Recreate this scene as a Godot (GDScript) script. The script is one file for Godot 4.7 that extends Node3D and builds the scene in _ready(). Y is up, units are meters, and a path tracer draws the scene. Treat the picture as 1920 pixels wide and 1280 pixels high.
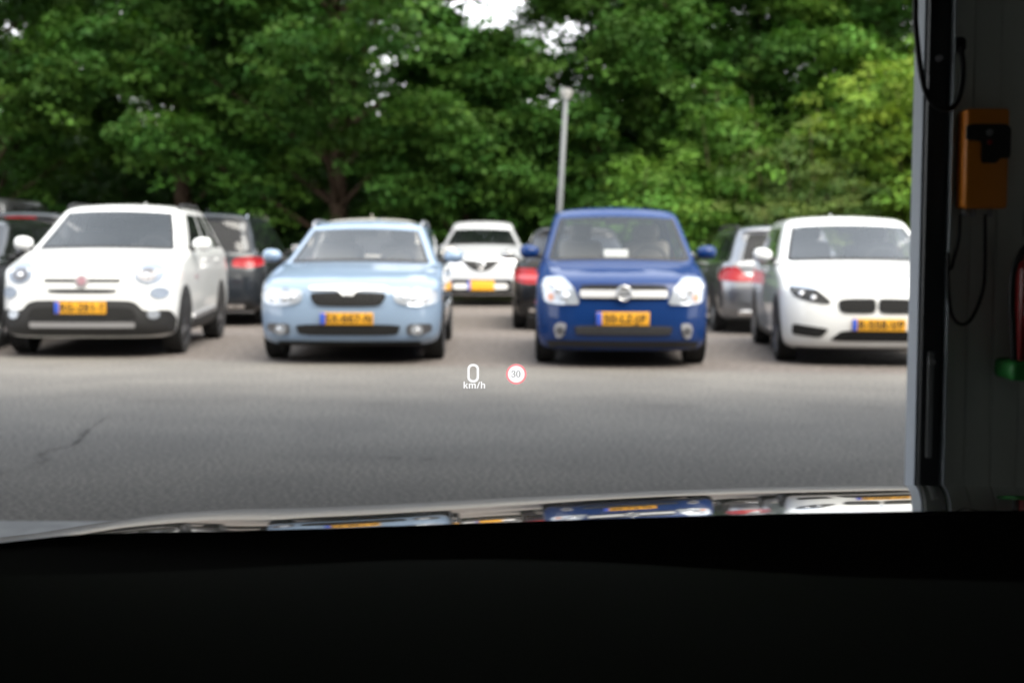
extends Node3D
# A car park seen from the driver's seat of a car that waits inside a workshop doorway.
# Axes: x to the right, y up, the view runs towards -z; metres. The camera stands at x = 0, z = 0.

const EXPOSURE := 4.3

var M := {}
var taken := {}
var rng := RandomNumberGenerator.new()

# ------------------------------------------------------------------ helpers: things and parts
func numbered(called: String) -> String:
	if not taken.has(called):
		taken[called] = 0
		return called
	taken[called] += 1
	return "%s_%03d" % [called, taken[called]]

func thing(called: String, label: String, category: String, at := Vector3.ZERO, turn := 0.0, group := "") -> Node3D:
	var o := Node3D.new()
	o.name = numbered(called)
	add_child(o)
	o.position = at
	o.rotation.y = turn
	tag(o, label, category, group)
	return o

func tag(o: Node, label: String, category: String, group := "") -> void:
	o.set_meta("label", label)
	o.set_meta("category", category)
	if group != "":
		o.set_meta("group", group)

func begin() -> SurfaceTool:
	var st := SurfaceTool.new()
	st.begin(Mesh.PRIMITIVE_TRIANGLES)
	return st

func obj(called: String, st: SurfaceTool, material: Material, parent: Node, smooth := true) -> MeshInstance3D:
	if smooth:
		st.generate_normals()
	var mesh := st.commit()
	return put(called, mesh, material, parent)

func put(called: String, mesh: Mesh, material: Material, parent: Node) -> MeshInstance3D:
	var o := MeshInstance3D.new()
	o.name = called if parent != self else numbered(called)
	o.mesh = mesh
	o.material_override = null
	if mesh is PrimitiveMesh:
		mesh.material = material
	else:
		for i in mesh.get_surface_count():
			mesh.surface_set_material(i, material)
	parent.add_child(o, true)
	return o

func struct(called: String, st: SurfaceTool, material: Material) -> MeshInstance3D:
	var o := obj(called, st, material, self)
	o.set_meta("kind", "structure")
	return o

# ------------------------------------------------------------------ helpers: shapes
func tri(st: SurfaceTool, a: Vector3, b: Vector3, c: Vector3, out: Vector3) -> void:
	var n := (c - a).cross(b - a)
	if n.length_squared() < 1e-14:
		return
	st.add_vertex(a)
	if n.dot(out) >= 0.0:
		st.add_vertex(b)
		st.add_vertex(c)
	else:
		st.add_vertex(c)
		st.add_vertex(b)

func quad(st: SurfaceTool, a: Vector3, b: Vector3, c: Vector3, d: Vector3, out: Vector3) -> void:
	tri(st, a, b, c, out)
	tri(st, a, c, d, out)

func box(st: SurfaceTool, lo: Vector3, hi: Vector3) -> void:
	# plain box with flat faces
	var c := (lo + hi) / 2.0
	for axis in 3:
		var u := (axis + 1) % 3
		var v := (axis + 2) % 3
		for s in [0, 1]:
			var p: Array[Vector3] = []
			for k in [[0, 0], [1, 0], [1, 1], [0, 1]]:
				var q := Vector3.ZERO
				q[axis] = hi[axis] if s else lo[axis]
				q[u] = hi[u] if k[0] else lo[u]
				q[v] = hi[v] if k[1] else lo[v]
				p.append(q)
			st.set_smooth_group(-1)
			quad(st, p[0], p[1], p[2], p[3], (p[0] + p[2]) / 2.0 - c)
	st.set_smooth_group(0)

func rounded(st: SurfaceTool, c: Vector3, size: Vector3, r: float, basis := Basis(), n := 4) -> void:
	# box with rounded edges
	var h := size / 2.0
	var inner := h - Vector3(r, r, r)
	for axis in 3:
		var u := (axis + 1) % 3
		var v := (axis + 2) % 3
		for s in [-1.0, 1.0]:
			var g := []
			for i in n + 1:
				var row := []
				for j in n + 1:
					var q := Vector3.ZERO
					q[axis] = s * h[axis]
					q[u] = h[u] * edge(i, n, r / maxf(h[u], 1e-4))
					q[v] = h[v] * edge(j, n, r / maxf(h[v], 1e-4))
					var k := q.clamp(-inner, inner)
					row.append(k + (q - k).normalized() * r)
				g.append(row)
			for i in n:
				for j in n:
					var a: Vector3 = g[i][j]
					var out: Vector3 = basis * (a + g[i + 1][j + 1])
					quad(st, c + basis * a, c + basis * g[i + 1][j], c + basis * g[i + 1][j + 1], c + basis * g[i][j + 1], out)

func edge(i: int, n: int, share: float) -> float:
	# places that crowd at both ends, where the rounding is
	var half := n / 2
	if i == half and n % 2 == 0:
		return 0.0
	var s := -1.0 if i < half else 1.0
	var k := float(absi(i - half)) / half
	if half == 1:
		return s
	return s * (1.0 - share * (1.0 - (k * half - 1.0) / (half - 1.0)))

func tube(st: SurfaceTool, pts: Array, radii: Array, sides := 8, caps := true) -> void:
	var rings := []
	var ref := Vector3(0.31, 0.2, 0.93)
	for i in pts.size():
		var d: Vector3 = (pts[mini(i + 1, pts.size() - 1)] - pts[maxi(i - 1, 0)]).normalized()
		var a := d.cross(ref)
		if a.length() < 0.05:
			a = d.cross(Vector3(0.9, 0.1, -0.3))
		a = a.normalized()
		ref = a.cross(d)
		var b := d.cross(a)
		var ring := []
		var r: float = radii[mini(i, radii.size() - 1)]
		for k in sides:
			var w := TAU * k / sides
			ring.append(pts[i] + (a * cos(w) + b * sin(w)) * r)
		rings.append(ring)
	for i in pts.size() - 1:
		for k in sides:
			var k2 := (k + 1) % sides
			var p: Vector3 = rings[i][k]
			quad(st, p, rings[i][k2], rings[i + 1][k2], rings[i + 1][k], (p + rings[i + 1][k2]) / 2.0 - (pts[i] + pts[i + 1]) / 2.0)
	if caps:
		for e in [0, pts.size() - 1]:
			var out: Vector3 = pts[e] - pts[1 if e == 0 else e - 1]
			for k in sides:
				tri(st, pts[e], rings[e][k], rings[e][(k + 1) % sides], out)

func spline(pts: Array, each := 6) -> Array:
	var out := []
	for i in pts.size() - 1:
		var a: Vector3 = pts[maxi(i - 1, 0)]
		var b: Vector3 = pts[i]
		var c: Vector3 = pts[i + 1]
		var d: Vector3 = pts[mini(i + 2, pts.size() - 1)]
		for k in each:
			out.append(b.cubic_interpolate(c, a, d, float(k) / each))
	out.append(pts[-1])
	return out

func lathe(st: SurfaceTool, profile: Array, at: Vector3, basis: Basis, sides := 24) -> void:
	# profile: [radius, along] pairs; the axis is the basis' x
	for i in profile.size() - 1:
		var p: Array = profile[i]
		var q: Array = profile[i + 1]
		var n := Vector2(q[1] - p[1], p[0] - q[0])
		for k in sides:
			var w := TAU * k / sides
			var w2 := TAU * (k + 1) / sides
			var mid := (w + w2) / 2.0
			var f := func(pr: Array, an: float) -> Vector3: return at + basis * Vector3(pr[1], cos(an) * pr[0], sin(an) * pr[0])
			var out := basis * Vector3(-n.y, cos(mid) * n.x, sin(mid) * n.x)
			quad(st, f.call(p, w), f.call(q, w), f.call(q, w2), f.call(p, w2), out)

# ------------------------------------------------------------------ helpers: outlines
func rrect(x0: float, y0: float, x1: float, y1: float, r: float, n := 4) -> PackedVector2Array:
	var out := PackedVector2Array()
	var cs := [[x1 - r, y1 - r, 0.0], [x0 + r, y1 - r, PI / 2], [x0 + r, y0 + r, PI], [x1 - r, y0 + r, 1.5 * PI]]
	for c in cs:
		for k in n + 1:
			var w: float = c[2] + PI / 2 * k / n
			out.append(Vector2(c[0] + r * cos(w), c[1] + r * sin(w)))
	return out

func oval(x: float, y: float, rx: float, ry: float, n := 20) -> PackedVector2Array:
	var out := PackedVector2Array()
	for k in n:
		out.append(Vector2(x + rx * cos(TAU * k / n), y + ry * sin(TAU * k / n)))
	return out

func soft(pts: Array, cut := 0.25) -> PackedVector2Array:
	# a polygon with its corners rounded (two rounds of corner cutting); pts are [x, y] pairs
	var p := PackedVector2Array()
	for q in pts:
		p.append(Vector2(q[0], q[1]))
	for again in 2:
		var r := PackedVector2Array()
		for i in p.size():
			var a := p[i]
			var b := p[(i + 1) % p.size()]
			r.append(a.lerp(b, cut))
			r.append(b.lerp(a, cut))
		p = r
	return p

func flip(p: PackedVector2Array) -> PackedVector2Array:
	var out := PackedVector2Array()
	for q in p:
		out.append(Vector2(-q.x, q.y))
	return out

func patch(st: SurfaceTool, poly: PackedVector2Array, place: Callable, off: float, thick: float, out: Vector3) -> void:
	# a plate of that outline laid on a curved surface; place(x, y, off) gives the point in space
	var lo := poly[0]
	var hi := poly[0]
	for q in poly:
		lo = lo.min(q)
		hi = hi.max(q)
	var nx := maxi(1, ceili((hi.x - lo.x) / 0.07))
	var ny := maxi(1, ceili((hi.y - lo.y) / 0.06))
	var step := (hi - lo) / Vector2(nx, ny)
	for i in nx:
		for j in ny:
			var c := lo + step * Vector2(i, j)
			var cell := PackedVector2Array([c, c + Vector2(step.x, 0), c + step, c + Vector2(0, step.y)])
			for piece in Geometry2D.intersect_polygons(poly, cell):
				var ix := Geometry2D.triangulate_polygon(piece)
				for k in range(0, ix.size(), 3):
					tri(st, place.call(piece[ix[k]].x, piece[ix[k]].y, off), place.call(piece[ix[k + 1]].x, piece[ix[k + 1]].y, off), place.call(piece[ix[k + 2]].x, piece[ix[k + 2]].y, off), out)
	var mid := (lo + hi) / 2.0
	var m3: Vector3 = place.call(mid.x, mid.y, off)
	for i in poly.size():
		var a := poly[i]
		var b := poly[(i + 1) % poly.size()]
		var n := maxi(1, ceili(a.distance_to(b) / 0.06))
		for k in n:
			var p := a.lerp(b, float(k) / n)
			var q := a.lerp(b, float(k + 1) / n)
			var p0: Vector3 = place.call(p.x, p.y, off)
			quad(st, p0, place.call(q.x, q.y, off), place.call(q.x, q.y, off - thick), place.call(p.x, p.y, off - thick), p0 - m3)

# ------------------------------------------------------------------ materials
func lin(r: float, g: float, b: float, a := 1.0) -> Color:
	var c := Color(r, g, b).linear_to_srgb()
	c.a = a
	return c

func mat(r: float, g: float, b: float, rough := 0.6, metal := 0.0, spec := 0.5) -> StandardMaterial3D:
	var m := StandardMaterial3D.new()
	m.albedo_color = lin(r, g, b)
	m.roughness = rough
	m.metallic = metal
	m.metallic_specular = spec
	return m

func paint(r: float, g: float, b: float, metal := 0.0, rough := 0.35) -> StandardMaterial3D:
	var m := mat(r, g, b, rough, metal, 0.2)
	m.clearcoat_enabled = true
	m.clearcoat = 1.0
	m.clearcoat_roughness = 0.03
	return m

func glass(r: float, g: float, b: float, a: float) -> StandardMaterial3D:
	var m := mat(r, g, b, 0.02)
	m.albedo_color = lin(r, g, b, a)
	m.transparency = BaseMaterial3D.TRANSPARENCY_ALPHA
	return m

func noise_texture(size: int, freq: float, octaves: int, colors: Array, offsets: Array, sd: int, kind := FastNoiseLite.TYPE_SIMPLEX_SMOOTH) -> NoiseTexture2D:
	var n := FastNoiseLite.new()
	n.noise_type = kind
	n.seed = sd
	n.frequency = freq
	n.fractal_octaves = octaves
	var t := NoiseTexture2D.new()
	t.width = size
	t.height = size
	t.seamless = true
	t.noise = n
	if colors.size():
		var g := Gradient.new()
		g.colors = PackedColorArray(colors)
		g.offsets = PackedFloat32Array(offsets)
		t.color_ramp = g
	return t

func make_materials() -> void:
	M.white = paint(0.72, 0.73, 0.73)
	M.sky_blue = paint(0.225, 0.305, 0.42, 0.1, 0.5)
	M.dark_blue = paint(0.004, 0.028, 0.125, 0.0, 0.55)
	M.dark_blue.clearcoat = 0.6
	M.black_paint = paint(0.006, 0.006, 0.007)
	M.bonnet_paint = paint(0.004, 0.004, 0.005)
	M.charcoal = paint(0.016, 0.018, 0.022, 0.3, 0.35)
	M.graphite = paint(0.02, 0.024, 0.03, 0.3, 0.35)
	M.silver = paint(0.24, 0.25, 0.27, 0.9, 0.3)
	M.pearl = paint(0.55, 0.57, 0.60, 0.3, 0.35)
	M.beige = paint(0.5, 0.48, 0.43, 0.3, 0.4)
	M.plastic = mat(0.014, 0.014, 0.015, 0.55)
	M.cladding = mat(0.02, 0.02, 0.021, 0.6)
	M.underbody = mat(0.008, 0.008, 0.008, 0.9)
	M.tyre = mat(0.012, 0.012, 0.012, 0.85)
	M.alloy = mat(0.45, 0.46, 0.48, 0.35, 0.85)
	M.dark_alloy = mat(0.16, 0.16, 0.17, 0.4, 0.8)
	M.chrome = mat(0.85, 0.86, 0.88, 0.12, 1.0)
	M.satin = mat(0.5, 0.5, 0.52, 0.4, 0.7)
	M.reflector = mat(0.5, 0.54, 0.6, 0.28, 0.6)
	M.bulb = mat(0.85, 0.86, 0.9, 0.1, 0.6)
	M.amber = mat(0.6, 0.2, 0.06, 0.3)
	M.lens = glass(0.7, 0.75, 0.8, 0.12)
	M.window = glass(0.02, 0.026, 0.026, 0.3)
	M.tinted = glass(0.012, 0.013, 0.016, 0.8)
	M.red_lens = mat(0.28, 0.005, 0.012, 0.2)
	M.pink_lens = mat(0.5, 0.1, 0.12, 0.2)
	M.plate = mat(0.72, 0.35, 0.02, 0.45)
	M.plate_blue = mat(0.03, 0.09, 0.5, 0.5)
	M.ink = mat(0.02, 0.018, 0.012, 0.6)
	M.red_badge = mat(0.32, 0.19, 0.22, 0.3)
	M.smoky = mat(0.22, 0.26, 0.33, 0.5)
	M.bright_trim = mat(0.78, 0.79, 0.81, 0.25, 0.35)
	M.blue_badge = mat(0.3, 0.36, 0.44, 0.3)
	M.seat = mat(0.035, 0.036, 0.038, 0.9)
	M.seat_light = mat(0.30, 0.28, 0.24, 0.9)
	M.cabin = mat(0.03, 0.03, 0.03, 0.9)
	M.paper = mat(0.8, 0.82, 0.8, 0.8)
	M.green_sticker = mat(0.1, 0.5, 0.3, 0.6)
	M.steel = mat(0.15, 0.16, 0.165, 0.6, 0.2)
	M.lamp_head = mat(0.28, 0.28, 0.27, 0.5)

	# asphalt: fine stones, soft patches
	var asphalt := mat(1, 1, 1, 0.82, 0.0, 0.5)
	asphalt.albedo_texture = noise_texture(1024, 0.09, 4, [lin(0.088, 0.082, 0.072), lin(0.165, 0.153, 0.135), lin(0.275, 0.256, 0.228)], [0.25, 0.5, 0.8], 3)
	asphalt.uv1_triplanar = true
	asphalt.uv1_world_triplanar = true
	asphalt.uv1_scale = Vector3(0.31, 0.31, 0.31)
	asphalt.detail_enabled = true
	asphalt.detail_blend_mode = BaseMaterial3D.BLEND_MODE_MUL
	asphalt.detail_albedo = noise_texture(512, 0.012, 4, [lin(0.84, 0.84, 0.85), lin(1, 1, 1)], [0.3, 0.7], 8)
	asphalt.detail_uv_layer = BaseMaterial3D.DETAIL_UV_2
	asphalt.uv2_triplanar = true
	asphalt.uv2_world_triplanar = true
	asphalt.uv2_scale = Vector3(0.11, 0.11, 0.11)
	asphalt.heightmap_enabled = true
	asphalt.heightmap_texture = noise_texture(1024, 0.22, 3, [], [], 5)
	asphalt.heightmap_scale = 0.35
	M.asphalt = asphalt
	# brown clinker paving of the parking bays, far too flat to the eye to tell the stones apart
	var clinker := mat(1, 1, 1, 0.85, 0.0, 0.45)
	clinker.albedo_texture = noise_texture(1024, 0.05, 4, [lin(0.10, 0.085, 0.075), lin(0.15, 0.13, 0.118), lin(0.20, 0.178, 0.165)], [0.25, 0.5, 0.8], 12)
	clinker.uv1_triplanar = true
	clinker.uv1_world_triplanar = true
	clinker.uv1_scale = Vector3(0.2, 0.2, 0.2)
	M.clinker = clinker
	var soil := mat(1, 1, 1, 0.95, 0.0, 0.2)
	soil.albedo_texture = noise_texture(512, 0.04, 5, [lin(0.02, 0.03, 0.01), lin(0.05, 0.06, 0.02), lin(0.07, 0.055, 0.035)], [0.3, 0.55, 0.8], 21)
	soil.uv1_triplanar = true
	soil.uv1_world_triplanar = true
	soil.uv1_scale = Vector3(0.2, 0.2, 0.2)
	M.soil = soil
	var concrete := mat(1, 1, 1, 0.55, 0.0, 0.5)
	concrete.albedo_texture = noise_texture(512, 0.02, 5, [lin(0.22, 0.23, 0.24), lin(0.32, 0.33, 0.34)], [0.3, 0.7], 31)
	concrete.uv1_triplanar = true
	concrete.uv1_world_triplanar = true
	concrete.uv1_scale = Vector3(0.3, 0.3, 0.3)
	M.concrete = concrete
	var render_wall := mat(1, 1, 1, 0.85)
	render_wall.albedo_texture = noise_texture(512, 0.03, 4, [lin(0.2, 0.2, 0.2), lin(0.28, 0.28, 0.28)], [0.3, 0.7], 33)
	render_wall.uv1_triplanar = true
	render_wall.uv1_world_triplanar = true
	M.facade = render_wall
	M.panel = mat(0.62, 0.65, 0.58, 0.5)
	M.interior = mat(0.72, 0.73, 0.70, 0.8)
	M.reveal = mat(0.50, 0.56, 0.64, 0.45)
	M.track = mat(0.04, 0.043, 0.045, 0.45, 0.4)
	M.track_edge = mat(0.5, 0.55, 0.58, 0.4, 0.5)
	M.orange = mat(0.85, 0.27, 0.012, 0.45)
	M.cover = mat(0.01, 0.01, 0.01, 0.4)
	M.gland = mat(0.3, 0.31, 0.31, 0.5)
	M.cable = mat(0.008, 0.008, 0.008, 0.5)
	M.extinguisher = mat(0.42, 0.012, 0.012, 0.3)
	M.green_bracket = mat(0.03, 0.3, 0.05, 0.5)
	M.lettering = mat(0.75, 0.75, 0.75, 0.6)
	M.dash = mat(0.007, 0.009, 0.008, 0.8, 0.0, 0.3)
	M.cowl = mat(0.008, 0.008, 0.008, 0.7, 0.0, 0.3)
	M.tar = mat(0.085, 0.08, 0.073, 0.9)

	var bark := mat(1, 1, 1, 0.95, 0.0, 0.2)
	bark.albedo_texture = noise_texture(256, 0.06, 4, [lin(0.03, 0.022, 0.016), lin(0.10, 0.07, 0.05)], [0.3, 0.7], 41)
	bark.uv1_triplanar = true
	bark.uv1_scale = Vector3(1.5, 0.4, 1.5)
	M.bark = bark
	var leaf := mat(1, 1, 1, 0.6, 0.0, 0.28)
	leaf.vertex_color_use_as_albedo = true
	leaf.cull_mode = BaseMaterial3D.CULL_DISABLED
	leaf.backlight_enabled = true
	leaf.backlight = lin(0.36, 0.42, 0.15)
	M.leaf = leaf
	for n in [["display_white", 1.0, 1.0, 1.0, 1.05], ["display_red", 1.0, 0.36, 0.38, 1.0], ["display_grey", 0.3, 0.3, 0.3, 1.0]]:
		var m := mat(0, 0, 0, 1.0, 0.0, 0.0)
		m.emission_enabled = true
		m.emission = lin(n[1], n[2], n[3])
		m.emission_energy_multiplier = n[4] / EXPOSURE
		M[n[0]] = m

# ------------------------------------------------------------------ cars
# A car is a stack of plan outlines from sill to roof, nose at z = 0 and pointing to +z, x to the right as seen from the front.
# one level: [y, nose z, tail z, half width, front corner (x, z), front bow, rear corner (x, z), rear bow, crown: how far the sides lie below the middle]
const FRONT := 6
const ACROSS := [0.0, 0.2, 0.4, 0.6, 0.8, 0.95, 1.0]
const CORNER := 6
const REAR_CORNER := 5
const REAR := 5
const SIDE := [0.05, 0.14, 0.24, 0.33, 0.41, 0.455, 0.54, 0.63, 0.72, 0.765, 0.83, 0.89, 0.945, 1.0]
const ALONG := ["y", "zf", "zr", "w", "fx", "fz", "fb", "rx", "rz", "rb", "crown"]

func car_levels(s: Dictionary) -> Array:
	var W: float = s.W
	var L: float = s.L
	var b: float = s.bottom
	var Hf: float = s.Hf
	var Hc: float = s.Hc
	var zc: float = s.zc
	var zt: float = s.zt
	var rt: float = s.rear_slope
	var keys := [
		[b, -0.13, -L + 0.16, W - 0.10, 0.42, 0.34, 0.12, 0.25, 0.2, 0.06],
		[b + 0.06, -0.04, -L + 0.06, W - 0.035, 0.42, 0.38, 0.11, 0.25, 0.22, 0.07],
		[0.42, 0.0, -L + 0.0, W - 0.008, 0.42, 0.42, 0.11, 0.26, 0.25, 0.07],
		[0.58, -0.01, -L + 0.0, W, 0.42, 0.44, 0.11, 0.26, 0.25, 0.07],
		[Hf - 0.07, -0.05, -L + 0.03, W, 0.42, 0.46, 0.12, 0.25, 0.25, 0.07],
		[Hf, -0.13, -L + 0.06, W - 0.006, 0.42, 0.5, 0.13, 0.24, 0.24, 0.07],
		[Hf + 0.05, -0.27, -L + 0.08, W - 0.012, 0.36, 0.5, 0.14, 0.24, 0.24, 0.07],
		[lerpf(Hf + 0.05, Hc, 0.58), lerpf(-0.27, zc, 0.5), -L + 0.09, W - 0.018, 0.24, 0.46, 0.14, 0.22, 0.22, 0.07],
		[Hc, zc, -L + 0.11, W - 0.04, 0.14, 0.3, 0.15, 0.2, 0.2, 0.07],
		[Hc + 0.03, zc - 0.04, -L + 0.13, s.gb, s.pillar, 0.24, 0.15, 0.16, 0.16, 0.06],
		[(Hc + s.Yt) / 2.0, lerpf(zc, zt, 0.5), lerpf(-L + 0.13, -L + rt, 0.45), lerpf(s.gb, s.gt, 0.45), s.pillar, 0.24, 0.14, 0.16, 0.14, 0.06],
		[s.Yt, zt, -L + rt, s.gt, s.pillar, 0.22, 0.11, 0.16, 0.12, 0.05],
		[lerpf(s.Yt, s.Yr, 0.45), zt - 0.10, -L + rt - 0.01, s.gt - 0.025, 0.13, 0.2, 0.10, 0.16, 0.12, 0.05],
		[s.Yr - 0.02, zt - 0.30, -L + rt + 0.12, s.gt - 0.085, 0.18, 0.2, 0.08, 0.2, 0.15, 0.05],
		[s.Yr, zt - 0.8, -L + rt + 0.55, s.gt * 0.58, 0.25, 0.2, 0.05, 0.2, 0.15, 0.03],
	]
	var crown := [0.0, 0.0, 0.0, 0.0, 0.0, 0.005, 0.012, 0.02, 0.022, 0.022, 0.026, 0.03, 0.034, 0.03, 0.012]
	for i in keys.size():
		keys[i].append(crown[i])
	for k in s.get("level_edits", []):
		keys[k[0]][k[1]] += k[2]
	return keys

func finer(keys: Array, each: int) -> Array:
	var out := []
	for i in keys.size() - 1:
		for k in each:
			var t := float(k) / each
			var row := []
			for c in ALONG.size():
				var a: float = keys[maxi(i - 1, 0)][c]
				var b: float = keys[i][c]
				var d: float = keys[i + 1][c]
				var e: float = keys[mini(i + 2, keys.size() - 1)][c]
				var m0 := (d - a) * 0.5
				var m1 := (e - b) * 0.5
				# keep the curve from overshooting
				if (d - b) * (b - a) <= 0.0:
					m0 = 0.0
				elif absf(m0) > 2.0 * absf(d - b):
					m0 = 2.0 * (d - b)
				if (e - d) * (d - b) <= 0.0:
					m1 = 0.0
				elif absf(m1) > 2.0 * absf(d - b):
					m1 = 2.0 * (d - b)
				var t2 := t * t
				var t3 := t2 * t
				row.append((2 * t3 - 3 * t2 + 1) * b + (t3 - 2 * t2 + t) * m0 + (3 * t2 - 2 * t3) * d + (t3 - t2) * m1)
			out.append(row)
	out.append(keys[-1].duplicate())
	return out

func outline(r: Array) -> Array:
	# right half of one level, from the middle of the nose to the middle of the tail
	var p := []
	var w: float = r[3]
	var x0: float = w - r[4]
	for i in FRONT + 1:
		var x: float = x0 * ACROSS[i]
		p.append(Vector3(x, r[0], r[1] - r[6] * (x / w) * (x / w)))
	var zc0: float = p[-1].z
	for k in CORNER:
		var a := PI / 2 * (k + 1) / CORNER
		p.append(Vector3(x0 + r[4] * sin(a), r[0], zc0 - r[5] * (1.0 - cos(a))))
	var zs: float = p[-1].z
	var xr: float = w - r[7]
	var ze: float = r[2] + r[9] * (xr / w) * (xr / w) + r[8]
	for f in SIDE:
		p.append(Vector3(w + 0.012 * sin(PI * f), r[0], lerpf(zs, ze, f)))
	for k in REAR_CORNER:
		var a := PI / 2 * (k + 1) / REAR_CORNER
		p.append(Vector3(xr + r[7] * cos(a), r[0], ze - r[8] * sin(a)))
	for i in REAR:
		var x := xr * (REAR - 1 - i) / REAR
		p.append(Vector3(x, r[0], r[2] + r[9] * (x / w) * (x / w)))
	for i in p.size():
		p[i].y -= r[10] * pow(p[i].x / w, 2.0)
	return p

func at_height(rows: Array, y: float) -> Array:
	for i in rows.size() - 1:
		if y <= rows[i + 1][0] or i == rows.size() - 2:
			var t := clampf((y - rows[i][0]) / maxf(rows[i + 1][0] - rows[i][0], 1e-5), 0.0, 1.0)
			var out := []
			for c in ALONG.size():
				out.append(lerpf(rows[i][c], rows[i + 1][c], t))
			return out
	return rows[0]

func on_front(rows: Array, x: float, y: float, off: float) -> Vector3:
	var r := at_height(rows, y)
	var w: float = r[3]
	var x0: float = w - r[4]
	var ax := minf(absf(x), w - 0.004)
	var z: float
	var n := Vector3(0, 0, 1)
	if ax <= x0:
		z = r[1] - r[6] * (ax / w) * (ax / w)
	else:
		var t: float = minf((ax - x0) / r[4], 0.995)
		z = r[1] - r[6] * (x0 / w) * (x0 / w) - r[5] * (1.0 - sqrt(1.0 - t * t))
		n = Vector3(signf(x) * t, 0, sqrt(1.0 - t * t) + 0.15).normalized()
	return Vector3(signf(x) * ax if x != 0.0 else 0.0, y, z) + n * off

func on_rear(rows: Array, x: float, y: float, off: float) -> Vector3:
	var r := at_height(rows, y)
	var w: float = r[3]
	var xr: float = w - r[7]
	var ax := minf(absf(x), w - 0.004)
	var z: float
	var n := Vector3(0, 0, -1)
	if ax <= xr:
		z = r[2] + r[9] * (ax / w) * (ax / w)
	else:
		var t: float = minf((ax - xr) / r[7], 0.995)
		z = r[2] + r[9] * (xr / w) * (xr / w) + r[8] * (1.0 - sqrt(1.0 - t * t))
		n = Vector3(signf(x) * t, 0, -sqrt(1.0 - t * t) - 0.15).normalized()
	return Vector3(signf(x) * ax if x != 0.0 else 0.0, y, z) + n * off

func on_side(rows: Array, s: float, z: float, y: float, off: float) -> Vector3:
	var r := at_height(rows, y)
	var w: float = r[3]
	var x0: float = w - r[4]
	var zc0: float = r[1] - r[6] * (x0 / w) * (x0 / w)
	var zs: float = zc0 - r[5]
	var xr: float = w - r[7]
	var ze: float = r[2] + r[9] * (xr / w) * (xr / w) + r[8]
	var x := w
	if z > zs:
		var t := clampf((zc0 - z) / r[5], 0.0, 1.0)
		x = x0 + r[4] * sqrt(maxf(1.0 - (1.0 - t) * (1.0 - t), 0.0))
	elif z < ze:
		var t := clampf((ze - z) / r[8], 0.0, 1.0)
		x = xr + r[7] * sqrt(maxf(1.0 - t * t, 0.0))
	else:
		x = w + 0.012 * sin(PI * (zs - z) / (zs - ze))
	return Vector3(s * (x + off), y, z)

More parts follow.
